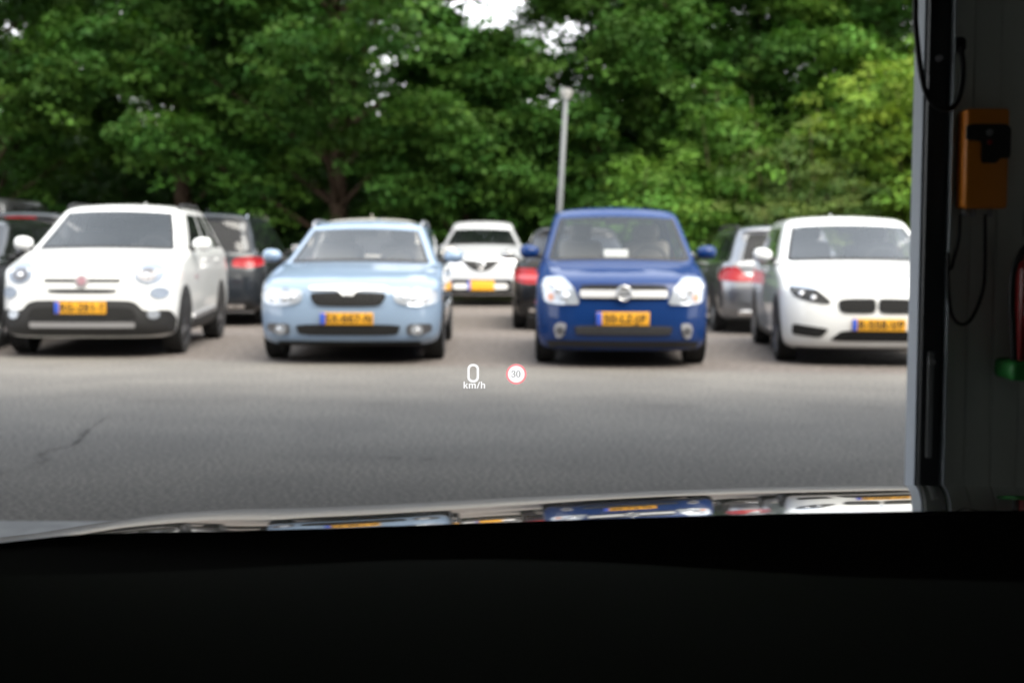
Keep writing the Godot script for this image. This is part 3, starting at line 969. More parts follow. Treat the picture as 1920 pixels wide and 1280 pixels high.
func far_row() -> void:
	var g := "cars parked tail on in the second row"
	var base := {"W": 0.91, "L": 4.6, "bottom": 0.22, "Hf": 0.88, "Hc": 1.06, "zc": -1.25, "Yt": 1.53, "zt": -2.0, "Yr": 1.66, "gb": 0.80, "gt": 0.66, "pillar": 0.09, "rear_slope": 0.42, "axle": 0.9, "wheel": 0.35, "rear_glass": M.tinted, "plate": [0.0, 0.60, 0.52, 0.11], "plate_face": "rear"}
	# black tall estate between the white crossover and the light blue estate
	var s: Dictionary = base.duplicate()
	s.paint = M.graphite
	s.rail = M.chrome
	s.details = rear_details(soft([[0.48, 0.865], [0.50, 0.985], [0.75, 1.02], [0.895, 1.0], [0.9, 0.88], [0.7, 0.85]], 0.15), M.red_lens, M.plastic)
	s.details.append(["window_chrome", "side", rrect(-4.3, 1.085, -1.6, 1.105, 0.006), 0.02, 0.02, M.chrome, true])
	build_car("black_sport_utility", "black tall estate with red tail lamps behind the white crossover", g, Vector3(-4.52, 0, -25.0), PI, s)
	# dark one at the left edge
	s = base.duplicate()
	s.paint = M.charcoal
	s.Yr = 1.67
	s.rear_slope = 0.5
	s.details = rear_details(soft([[0.45, 0.75], [0.47, 0.88], [0.88, 0.9], [0.89, 0.74]], 0.15), M.red_lens, M.plastic)
	s.details.append(["roof_brake_lamp", "rear", rrect(-0.25, 1.555, 0.25, 1.58, 0.006), 0.01, 0.02, M.red_lens])
	build_car("dark_estate", "dark grey car with pale rear window partly hidden by the white crossover's mirror", g, Vector3(-7.3, 0, -25.2), PI, s)
	# light roof behind the light blue estate
	s = base.duplicate()
	s.paint = M.beige
	s.details = rear_details(rrect(0.6, 0.75, 0.89, 1.0, 0.05), M.red_lens, M.beige)
	s.Yr = 1.57
	s.Yt = 1.45
	s.Hc = 1.02
	s.Hf = 0.85
	build_car("cream_hatchback", "cream white car mostly hidden behind the light blue estate", g, Vector3(-1.98, 0, -23.9), PI, s)
	# black hatch beside the dark blue minivan
	s = base.duplicate()
	s.merge({"paint": M.black_paint, "Yr": 1.49, "Yt": 1.37, "Hc": 0.97, "Hf": 0.80, "bottom": 0.2, "wheel": 0.32, "rear_slope": 0.7, "L": 4.4, "W": 0.88, "gt": 0.60, "gb": 0.76}, true)
	s.plate = [0.0, 0.52, 0.52, 0.11]
	s.details = rear_details(soft([[0.47, 0.665], [0.45, 0.80], [0.52, 0.86], [0.80, 0.885], [0.875, 0.83], [0.86, 0.70], [0.7, 0.655]], 0.15), M.red_lens, M.plastic)
	s.details.append(["lamp_band", "rear", soft([[0.50, 0.72], [0.50, 0.77], [0.82, 0.79], [0.82, 0.73]], 0.2), 0.02, 0.02, M.pink_lens, true])
	s.details[3][2] = rrect(-0.3, 0.76, 0.3, 0.785, 0.01)
	build_car("black_hatchback", "black hatchback with pinkish red tail lamp beside the dark blue minivan", g, Vector3(0.90, 0, -24.1), PI, s)
	# silver estate
	s = base.duplicate()
	s.merge({"paint": M.silver, "Yr": 1.50, "Yt": 1.37, "Hc": 0.985, "Hf": 0.80, "bottom": 0.2, "wheel": 0.33, "rear_slope": 0.5, "L": 4.8, "W": 0.90, "gt": 0.62, "gb": 0.77, "rail": M.plastic}, true)
	s.plate = [0.0, 0.62, 0.52, 0.11]
	s.details = rear_details(soft([[0.44, 0.725], [0.48, 0.79], [0.58, 0.82], [0.67, 0.92], [0.83, 0.92], [0.895, 0.80], [0.89, 0.735], [0.6, 0.715]], 0.12), M.red_lens, M.silver)
	s.details[3][2] = rrect(-0.3, 0.72, 0.3, 0.745, 0.01)
	build_car("silver_estate", "silver estate with bright red tail lamp left of the white tourer", g, Vector3(3.72, 0, -23.95), PI, s)
	# black car cut off by the left edge of the view
	s = base.duplicate()
	s.merge({"paint": M.black_paint, "Yr": 1.5, "Yt": 1.38, "Hc": 1.0, "Hf": 0.82, "gt": 0.62, "gb": 0.78, "wheel": 0.33, "plate_face": "front"}, true)
	s.plate = [0.0, 0.45, 0.52, 0.11]
	s.details = [
		["headlamp", "front", soft([[0.45, 0.62], [0.5, 0.74], [0.8, 0.76], [0.86, 0.66]], 0.15), 0.01, 0.03, M.reflector, true],
		["lower_intake", "front", rrect(-0.5, 0.27, 0.5, 0.37, 0.03), 0.01, 0.02, M.underbody],
		["grille", "front", rrect(-0.4, 0.6, 0.4, 0.72, 0.03), 0.01, 0.02, M.plastic],
	]
	build_car("black_saloon", "black car cut off by the left edge next to the white crossover", "cars parked in the near row", Vector3(-6.62, 0, -14.75), 0.0, s)
	# third row: silver white car facing the lane, and a grey van
	s = base.duplicate()
	s.merge({"paint": M.pearl, "W": 0.91, "L": 4.3, "Hf": 0.98, "Hc": 1.22, "zc": -0.95, "Yt": 1.54, "zt": -1.55, "Yr": 1.72, "gb": 0.80, "gt": 0.66, "plate_face": "front", "mirror_paint": M.plastic, "mirror_up": -0.02, "rear_slope": 0.3}, true)
	s.plate = [0.01, 0.42, 0.52, 0.19]
	s.details = [
		["grille", "front", soft([[-0.42, 0.92], [-0.14, 0.90], [0.14, 0.90], [0.42, 0.92], [0.2, 0.74], [0.12, 0.705], [-0.12, 0.705], [-0.2, 0.74]], 0.15), 0.008, 0.02, M.plastic],
		["headlamp", "front", soft([[0.40, 0.93], [0.66, 0.96], [0.84, 0.93], [0.84, 0.70], [0.55, 0.68], [0.28, 0.72]], 0.15), 0.012, 0.03, M.bulb, true],
		["lower_intake", "front", rrect(-0.62, 0.25, 0.62, 0.54, 0.05), 0.008, 0.02, M.underbody],
		["lower_lamp_bar", "front", rrect(0.25, 0.345, 0.53, 0.455, 0.04), 0.02, 0.03, M.lettering, true],
		["indicator", "front", oval(0.72, 0.46, 0.04, 0.05), 0.01, 0.02, M.amber, true],
	]
	var root := build_car("silver_compact", "silver white compact car with diamond badge facing the lane, farthest between the rows", "cars parked in the far row", Vector3(-0.62, 0, -27.8), 0.0, s)
	var st := begin()
	tube(st, [Vector3(0, 0.93, 0.02), Vector3(0.075, 0.83, 0.02), Vector3(0, 0.73, 0.02), Vector3(-0.075, 0.83, 0.02), Vector3(0, 0.93, 0.02)], [0.022], 6)
	obj("badge", st, M.chrome, root)
	s = base.duplicate()
	s.merge({"paint": M.silver, "W": 0.93, "L": 4.6, "Hf": 1.0, "Hc": 1.25, "zc": -0.85, "Yt": 2.02, "zt": -1.5, "Yr": 2.22, "gb": 0.84, "gt": 0.74, "plate_face": "front", "rear_slope": 0.2}, true)
	s.details = [
		["headlamp", "front", soft([[0.5, 0.72], [0.52, 0.88], [0.84, 0.95], [0.86, 0.74]], 0.15), 0.01, 0.03, M.reflector, true],
		["grille", "front", rrect(-0.45, 0.7, 0.45, 0.82, 0.03), 0.01, 0.02, M.plastic],
	]
	build_car("grey_van", "grey van roof showing above the dark car at the left edge", "cars parked in the far row", Vector3(-11.8, 0, -29.6), 0.0, s)

# ------------------------------------------------------------------ trees
var clump_meshes := []

func make_clumps() -> void:
	# three leafy sprays; each leaf is a folded blade, and leaves hang in layers round short twigs
	for v in 4:
		rng.seed = 900 + v
		var st := begin()
		st.set_smooth_group(-1)
		for k in 64:
			var d := Vector3(rng.randfn(), rng.randfn() * 0.55, rng.randfn()).normalized()
			var p := d * pow(rng.randf(), 0.45) * Vector3(0.5, 0.3, 0.5)
			p.y -= 0.35 * (p.x * p.x + p.z * p.z)
			var l := rng.randf_range(0.10, 0.17)
			var dir := (Vector3(p.x, 0, p.z).normalized() * rng.randf_range(0.3, 1.0) + Vector3(rng.randf_range(-0.7, 0.7), rng.randf_range(-0.75, 0.25), rng.randf_range(-0.7, 0.7))).normalized()
			var up := (Vector3.UP + Vector3(rng.randf_range(-0.6, 0.6), 0, rng.randf_range(-0.6, 0.6))).normalized()
			var side := dir.cross(up).normalized() * l * 0.42
			var n := side.cross(dir).normalized()
			var shade := rng.randf_range(0.75, 1.25)
			st.set_color(Color(shade * rng.randf_range(0.9, 1.1), shade, shade * rng.randf_range(0.8, 1.1)))
			var a := p
			var b := p + dir * l * 0.5 + side - n * 0.012
			var c := p + dir * l - n * 0.02
			var e := p + dir * l * 0.5 - side - n * 0.012
			tri(st, a, b, c, Vector3.UP)
			tri(st, a, c, e, Vector3.UP)
		st.generate_normals()
		var m := st.commit()
		m.surface_set_material(0, M.leaf)
		clump_meshes.append(m)

func foliage(parent: Node3D, places: Array, tint: Color, vary: float, sd: int) -> void:
	# places: [position, size]; shared between the spray variants
	rng.seed = sd
	var sets := [[], [], [], []]
	for p in places:
		sets[rng.randi() % 4].append(p)
	for v in 4:
		if sets[v].is_empty():
			continue
		var mm := MultiMesh.new()
		mm.transform_format = MultiMesh.TRANSFORM_3D
		mm.use_colors = true
		mm.mesh = clump_meshes[v]
		mm.instance_count = sets[v].size()
		for i in sets[v].size():
			var k: float = sets[v][i][1]
			var b := Basis(Vector3.UP, rng.randf() * TAU) * Basis(Vector3.RIGHT, rng.randf_range(-0.4, 0.4)) * Basis(Vector3.FORWARD, rng.randf_range(-0.4, 0.4))
			mm.set_instance_transform(i, Transform3D(b.scaled(Vector3(k, k, k)), sets[v][i][0]))
			var s := 1.0 + rng.randf_range(-vary, vary)
			var warm := rng.randf_range(-0.12, 0.12)
			mm.set_instance_color(i, Color(tint.r * s * (1.0 + warm * 1.5), tint.g * s, tint.b * s * (1.0 - warm)))
		var o := MultiMeshInstance3D.new()
		o.name = "crown"
		o.multimesh = mm
		o.set_meta("kind", "stuff")
		parent.add_child(o, true)

func limb(st: SurfaceTool, a: Vector3, b: Vector3, r0: float, r1: float, bend: float) -> Array:
	var mid := (a + b) / 2.0 + Vector3(rng.randf_range(-bend, bend), rng.randf_range(-0.3, 1.0) * bend, rng.randf_range(-bend, bend))
	var pts := spline([a, mid, b], 5)
	var radii := []
	for i in pts.size():
		radii.append(lerpf(r0, r1, float(i) / (pts.size() - 1)))
	tube(st, pts, radii, 7)
	return pts

func broadleaf(label: String, at: Vector3, tall: float, spread: float, low: float, boughs: int, per: int, tint: Color, sd: int, group := "trees of the wood behind the car park") -> Node3D:
	rng.seed = sd
	var root := thing("broadleaf_tree", label, "tree", at, 0.0, group)
	var trunk := begin()
	var lean := Vector3(rng.randf_range(-0.4, 0.4), 0, rng.randf_range(-0.4, 0.4))
	var r := 0.02 * tall + 0.03
	var spine := spline([Vector3(0, -0.1, 0), Vector3(0, tall * 0.3, 0) + lean * 0.4, Vector3(0, tall * 0.65, 0) + lean * 0.8, Vector3(0, tall * 0.95, 0) + lean], 5)
	var radii := []
	for i in spine.size():
		radii.append(lerpf(r, 0.03, pow(float(i) / (spine.size() - 1), 0.8)))
	tube(trunk, spine, radii, 10)
	var places := []
	var limbs := begin()
	for k in boughs:
		var h := lerpf(low, tall, pow((k + 0.5) / boughs, 0.9))
		var share := (h - low) / (tall - low)
		var reach := spread * (0.75 + 0.45 * sin(PI * minf(share * 1.15 + 0.12, 1.0))) * rng.randf_range(0.7, 1.08) * (1.0 - 0.55 * pow(share, 3.0))
		var w := k * 2.39996 + rng.randf_range(-0.35, 0.35)
		var dir := Vector3(cos(w), 0, sin(w))
		var end := Vector3(0, h, 0) + lean * share + dir * reach + Vector3(0, rng.randf_range(-0.4, 0.3), 0)
		var start: Vector3 = spine[clampi(int(maxf(h - reach * 0.45, low * 0.55) / tall * (spine.size() - 1)), 1, spine.size() - 2)]
		var pts := limb(limbs, start, end, 0.028 + 0.012 * reach, 0.012, 0.25)
		# the bough's leaves: a flattened drooping cloud round the outer half of the limb
		for j in per:
			var t := 0.3 + 0.75 * pow(rng.randf(), 0.7)
			var base: Vector3 = pts[mini(int(t * (pts.size() - 1)), pts.size() - 1)]
			if t > 1.0:
				base = end + dir * (t - 1.0) * reach
			var q := Vector3(rng.randfn() * 0.52, rng.randfn() * 0.30, rng.randfn() * 0.52) * (0.36 + 0.12 * reach)
			q.y -= 0.22 * q.length_squared()
			places.append([base + q, rng.randf_range(0.65, 1.05)])
	obj("trunk", trunk, M.bark, root)
	obj("limbs", limbs, M.bark, root)
	foliage(root, places, tint, 0.35, sd + 1)
	return root

func bush(label: String, at: Vector3, tall: float, spread: float, count: int, tint: Color, sd: int, size := 0.8, group := "shrubs along the edge of the car park") -> Node3D:
	rng.seed = sd
	var root := thing("leafy_shrub", label, "shrub", at, 0.0, group)
	var stems := begin()
	var places := []
	var tips := []
	var n := maxi(7, int(count / 26.0))
	for k in n:
		var w := k * 2.39996
		var out := spread * sqrt((k + 0.6) / n) * rng.randf_range(0.8, 1.1)
		var h := tall * sqrt(maxf(1.0 - pow(out / (spread * 1.25), 2.0), 0.05)) * rng.randf_range(0.62, 1.05)
		var tip := Vector3(cos(w) * out, h, sin(w) * out)
		limb(stems, Vector3(cos(w), 0, sin(w)) * 0.15 * spread - Vector3(0, 0.05, 0), tip, 0.045, 0.01, 0.2)
		tips.append(tip)
	for k in count:
		var tip: Vector3 = tips[rng.randi() % tips.size()]
		var t := pow(rng.randf(), 0.6)
		var base := Vector3(tip.x * (0.35 + 0.65 * t), tip.y * t, tip.z * (0.35 + 0.65 * t))
		places.append([base + Vector3(rng.randfn() * 0.36, rng.randfn() * 0.26, rng.randfn() * 0.36), rng.randf_range(0.6, 1.1) * size])
	obj("stems", stems, M.bark, root)
	foliage(root, places, tint, 0.3, sd + 1)
	return root

# ------------------------------------------------------------------ the setting
func sheet(st: SurfaceTool, pts: Array, y: float) -> void:
	for i in range(1, pts.size() - 1):
		tri(st, Vector3(pts[0][0], y, pts[0][1]), Vector3(pts[i][0], y, pts[i][1]), Vector3(pts[i + 1][0], y, pts[i + 1][1]), Vector3.UP)

func ground() -> void:
	var st := begin()
	sheet(st, [[-300, -300], [300, -300], [300, 300], [-300, 300]], -0.03)
	struct("ground", st, M.soil)
	st = begin()
	sheet(st, [[-40, -5.9], [-40, -15.1], [-8, -15.1], [-3.9, -14.62], [-0.3, -13.75], [3, -13.3], [9, -13.1], [40, -13.1], [40, -5.9]], 0.0)
	struct("road", st, M.asphalt)
	st = begin()
	var near := [[-40, -15.1], [-8, -15.1], [-3.9, -14.62], [-0.3, -13.75], [3, -13.3], [9, -13.1], [40, -13.1]]
	for i in near.size() - 1:
		sheet(st, [near[i], near[i + 1], [near[i + 1][0], -31.0], [near[i][0], -31.0]], 0.0)
	struct("parking_area", st, M.clinker)
	# tar seam across the lane and a crack with broken edges
	rng.seed = 61
	for line in [["tar_seam", [[-9, -10.9], [-3.9, -10.68], [-0.6, -10.46], [2.9, -10.38], [9, -10.2]], 0.004, 0.025], ["crack", [[-2.75, -9.55], [-2.71, -9.3], [-2.66, -8.8], [-2.55, -8.3], [-2.62, -7.9], [-2.49, -7.5], [-2.6, -7.1]], 0.009, 0.03], ["tar_seam", [[-1.4, -7.86], [-0.8, -7.79], [-0.2, -7.70], [0.5, -7.74]], 0.0, 0.03]]:
		st = begin()
		var pts := []
		for p in line[1]:
			pts.append(Vector3(p[0], 0.004, p[1]))
		var fine := spline(pts, 24)
		var last := []
		for i in fine.size():
			var d: Vector3 = (fine[mini(i + 1, fine.size() - 1)] - fine[maxi(i - 1, 0)]).normalized()
			var side := Vector3(-d.z, 0, d.x)
			var shift := side * rng.randf_range(-0.02, 0.02)
			var w: float = line[2] + rng.randf_range(-line[3], line[3])
			var now := [fine[i] + shift - side * w / 2.0, fine[i] + shift + side * w / 2.0]
			if i and w > 0.004:
				quad(st, last[0], last[1], now[1], now[0], Vector3.UP)
			last = now
		struct(line[0], st, M.tar)

func lamp_post() -> void:
	var root := thing("lamp_post", "slim grey lamp post with round head leaning behind the dark blue minivan", "lamp post", Vector3(0.80, 0, -27.0))
	var st := begin()
	tube(st, [Vector3(0, -0.05, 0), Vector3(0.09, 1.9, 0), Vector3(0.19, 4.0, 0)], [0.056, 0.052, 0.045], 14)
	obj("pole", st, M.steel, root)
	st = begin()
	lathe(st, [[0.0, -0.09], [0.06, -0.08], [0.12, 0.0], [0.125, 0.05], [0.10, 0.10], [0.0, 0.13]], Vector3(0.192, 4.04, 0), Basis(Vector3(0.05, 1, 0), Vector3(1, -0.05, 0), Vector3(0, 0, 1)), 20)
	obj("lamp_head", st, M.lamp_head, root)

func workshop() -> void:
	var root := thing("workshop_building", "workshop building whose open doorway frames the view", "building", Vector3(0, 0, -5.62))
	var x0 := -2.6
	var x1 := 1.61
	var wall_deep := -0.13
	for p in [["front_wall", Vector3(-14, 0, wall_deep), Vector3(x0, 4.9, 0), M.facade], ["front_wall", Vector3(2.32, 0, wall_deep), Vector3(16, 4.9, 0), M.facade], ["lintel", Vector3(x0, 3.3, wall_deep), Vector3(2.32, 4.9, 0), M.facade], ["canopy", Vector3(-14, 3.55, wall_deep - 4.0), Vector3(16, 3.8, wall_deep - 0.002), M.facade],
			["side_wall", Vector3(-5.2, 0, 0.0), Vector3(-5.0, 4.6, 13), M.interior], ["side_wall", Vector3(4.4, 0, 0.0), Vector3(4.6, 4.6, 13), M.interior], ["back_wall", Vector3(-5.2, 0, 13.0), Vector3(4.6, 4.6, 13.2), M.interior], ["ceiling", Vector3(-5.2, 4.6, 0.0), Vector3(4.6, 4.8, 13.2), M.interior],
			["outer_cladding", Vector3(x1 + 0.004, 0, wall_deep), Vector3(2.32, 3.3, -0.04), M.facade]]:
		var st := begin()
		box(st, p[1], p[2])
		obj(p[0], st, p[3], root)
	# inside lining of the pier: upright sandwich panels with joints between them
	var x := 1.70
	while x < 2.3:
		var st := begin()
		rounded(st, Vector3(x + 0.0515, 1.65, -0.02), Vector3(0.103, 3.3, 0.036), 0.004)
		obj("panel", st, M.panel, root)
		x += 0.1045
	var st := begin()
	box(st, Vector3(x1 - 0.004, 0, wall_deep - 0.004), Vector3(x1 + 0.004, 3.3, 0.0))
	obj("door_reveal", st, M.reveal, root)
	st = begin()
	rounded(st, Vector3(1.655, 1.65, 0.02), Vector3(0.082, 3.3, 0.04), 0.006)
	var track := obj("door_track", st, M.track, root)
	st = begin()
	rounded(st, Vector3(1.702, 1.65, 0.035), Vector3(0.007, 3.3, 0.085), 0.003)
	obj("track_edge", st, M.track_edge, track)
	st = begin()
	rounded(st, Vector3(1.648, 0.55, 0.046), Vector3(0.022, 0.42, 0.016), 0.004)
	obj("track_plate", st, M.gland, track)
	for y in [0.72, 1.9, 2.6]:
		st = begin()
		lathe(st, [[0.012, 0.0], [0.012, 0.02], [0.0, 0.024]], Vector3(1.65, y, 0.042), Basis(Vector3(0, 0, 1), Vector3(0, 1, 0), Vector3(1, 0, 0)), 10)
		obj("bolt", st, M.satin, track)
	st = begin()
	sheet(st, [[-14, -5.9], [16, -5.9], [16, 7.5], [-14, 7.5]], 0.006)
	struct("garage_floor", st, M.concrete)

func wall_equipment() -> void:
	var z := -5.60
	# orange door control box
	var root := thing("door_control_box", "orange door control box with black cover on the pier wall", "control box", Vector3(1.817, 1.32, z))
	var st := begin()
	rounded(st, Vector3(0, 0.19, 0.065), Vector3(0.165, 0.38, 0.12), 0.012)
	obj("housing", st, M.orange, root)
	st = begin()
	patch(st, soft([[-0.084, 0.32], [0.084, 0.32], [0.084, 0.19], [0.045, 0.19], [0.03, 0.172], [-0.02, 0.172], [-0.025, 0.19], [-0.025, 0.255], [-0.084, 0.26]], 0.12), func(a: float, b: float, o: float) -> Vector3: return Vector3(a, b, 0.125 + o), 0.012, 0.02, Vector3(0, 0, 1))
	var cover := obj("cover", st, M.cover, root)
	st = begin()
	lathe(st, [[0.013, 0.0], [0.013, 0.012], [0.0, 0.015]], Vector3(0.0, 0.287, 0.136), Basis(Vector3(0, 0, 1), Vector3(0, 1, 0), Vector3(1, 0, 0)), 14)
	obj("button", st, M.gland, cover)
	st = begin()
	lathe(st, [[0.009, 0.0], [0.009, 0.012], [0.0, 0.015]], Vector3(0.0, 0.25, 0.136), Basis(Vector3(0, 0, 1), Vector3(0, 1, 0), Vector3(1, 0, 0)), 14)
	obj("red_button", st, M.extinguisher, cover)
	for x in [-0.062, -0.03, 0.035]:
		st = begin()
		tube(st, [Vector3(x, 0.005, 0.06), Vector3(x, -0.03, 0.06)], [0.013, 0.011], 10)
		obj("cable_gland", st, M.gland, root)
	# cables
	for c in [
			["black cable looping down from the control box to the track", [[1.738, 1.30, 0.06], [1.735, 1.2, 0.06], [1.72, 1.12, 0.05], [1.71, 1.09, 0.06], [1.695, 1.085, 0.06]], 0.007],
			["black cable hanging in a wide loop beside the extinguisher", [[1.835, 1.30, 0.06], [1.84, 1.1, 0.06], [1.835, 1.0, 0.055], [1.80, 0.90, 0.05], [1.76, 0.87, 0.05], [1.72, 0.905, 0.05], [1.70, 1.0, 0.06], [1.695, 1.15, 0.06]], 0.007],
			["thick black cable hanging across the top of the jamb", [[1.475, 2.8, 0.30], [1.478, 2.1, 0.30], [1.485, 1.95, 0.30], [1.51, 1.79, 0.30], [1.545, 1.715, 0.28], [1.60, 1.685, 0.25], [1.66, 1.70, 0.2], [1.705, 1.77, 0.14], [1.725, 1.87, 0.09], [1.725, 1.94, 0.05]], 0.0105]]:
		st = begin()
		var pts := []
		for p in c[1]:
			pts.append(Vector3(p[0], p[1], z + p[2]))
		tube(st, spline(pts, 8), [c[2]], 8)
		var o := obj("cable", st, M.cable, self)
		tag(o, c[0], "cable", "cables on the pier")
	st = begin()
	rounded(st, Vector3(1.725, 1.95, z + 0.03), Vector3(0.05, 0.06, 0.06), 0.015)
	var socket := obj("cable_socket", st, M.cable, self)
	tag(socket, "small black socket high on the pier wall where the thick cable ends", "socket")
	# fire extinguisher
	root = thing("fire_extinguisher", "red fire extinguisher in a green wall bracket at the right edge", "extinguisher", Vector3(2.02, 0.72, z + 0.12))
	st = begin()
	lathe(st, [[0.0, -0.02], [0.07, -0.015], [0.082, 0.01], [0.082, 0.36], [0.072, 0.40], [0.04, 0.43], [0.022, 0.44], [0.022, 0.47], [0.0, 0.47]], Vector3.ZERO, Basis(Vector3(0, 1, 0), Vector3(1, 0, 0), Vector3(0, 0, 1)), 28)
	obj("cylinder", st, M.extinguisher, root)
	st = begin()
	rounded(st, Vector3(0, 0.50, 0), Vector3(0.05, 0.06, 0.05), 0.012)
	rounded(st, Vector3(0.05, 0.53, 0), Vector3(0.13, 0.014, 0.025), 0.005, Basis(Vector3.FORWARD, 0.2))
	obj("valve", st, M.cover, root)
	st = begin()
	tube(st, spline([Vector3(-0.02, 0.47, 0.03), Vector3(-0.07, 0.44, 0.04), Vector3(-0.105, 0.36, 0.05), Vector3(-0.11, 0.25, 0.05), Vector3(-0.10, 0.1, 0.05), Vector3(-0.095, 0.02, 0.05)], 6), [0.013], 10)
	obj("hose", st, M.cable, root)
	st = begin()
	rounded(st, Vector3(0.0, -0.02, -0.005), Vector3(0.24, 0.075, 0.22), 0.02)
	obj("bracket", st, M.green_bracket, root)
	for row in [[0.19, 0.05], [0.285, 0.04]]:
		st = begin()
		patch(st, rrect(-0.5, row[0], 0.5, row[0] + row[1], 0.01), func(a: float, b: float, o: float) -> Vector3: return Vector3(sin(a - 0.35) * (0.0825 + o), b, cos(a - 0.35) * (0.0825 + o)), 0.002, 0.002, Vector3(0, 0, 1))
		obj("label_print", st, M.lettering if row[0] < 0.25 else M.green_bracket, root)

# ------------------------------------------------------------------ the car one looks out of
func crest(x: float) -> float:
	var t := [[-0.95, 0.640], [-0.83, 0.674], [-0.655, 0.700], [-0.54, 0.722], [-0.483, 0.7297], [-0.425, 0.733], [-0.276, 0.738], [0.011, 0.754], [0.276, 0.7675], [0.5, 0.7745], [0.66, 0.777], [0.82, 0.774], [1.0, 0.762], [1.15, 0.74], [1.3, 0.70]]
	for i in t.size() - 1:
		if x <= t[i + 1][0]:
			var a: float = t[maxi(i - 1, 0)][1]
			var d: float = t[mini(i + 2, t.size() - 1)][1]
			return cubic_interpolate(t[i][1], t[i + 1][1], a, d, clampf((x - t[i][0]) / (t[i + 1][0] - t[i][0]), 0.0, 1.0))
	return t[-1][1]

func bonnet_y(x: float, t: float) -> float:
	var c := crest(x)
	var far := 2.3
	var back := maxf(far - t, 0.0)
	var y := c - (1.16 - c) / far * (t - far)
	# rounder towards the nose, flatter towards the windscreen
	if back <= 0.35:
		y -= 0.5 * 0.134 * (t - far) * (t - far)
	else:
		y -= 0.5 * 0.134 * 0.35 * 0.35 + 0.134 * 0.35 * (back - 0.35) + 0.5 * 0.085 * (back - 0.35) * (back - 0.35)
	if t > 2.36:
		y -= 0.9 * (t - 2.36) * (t - 2.36)
	return y

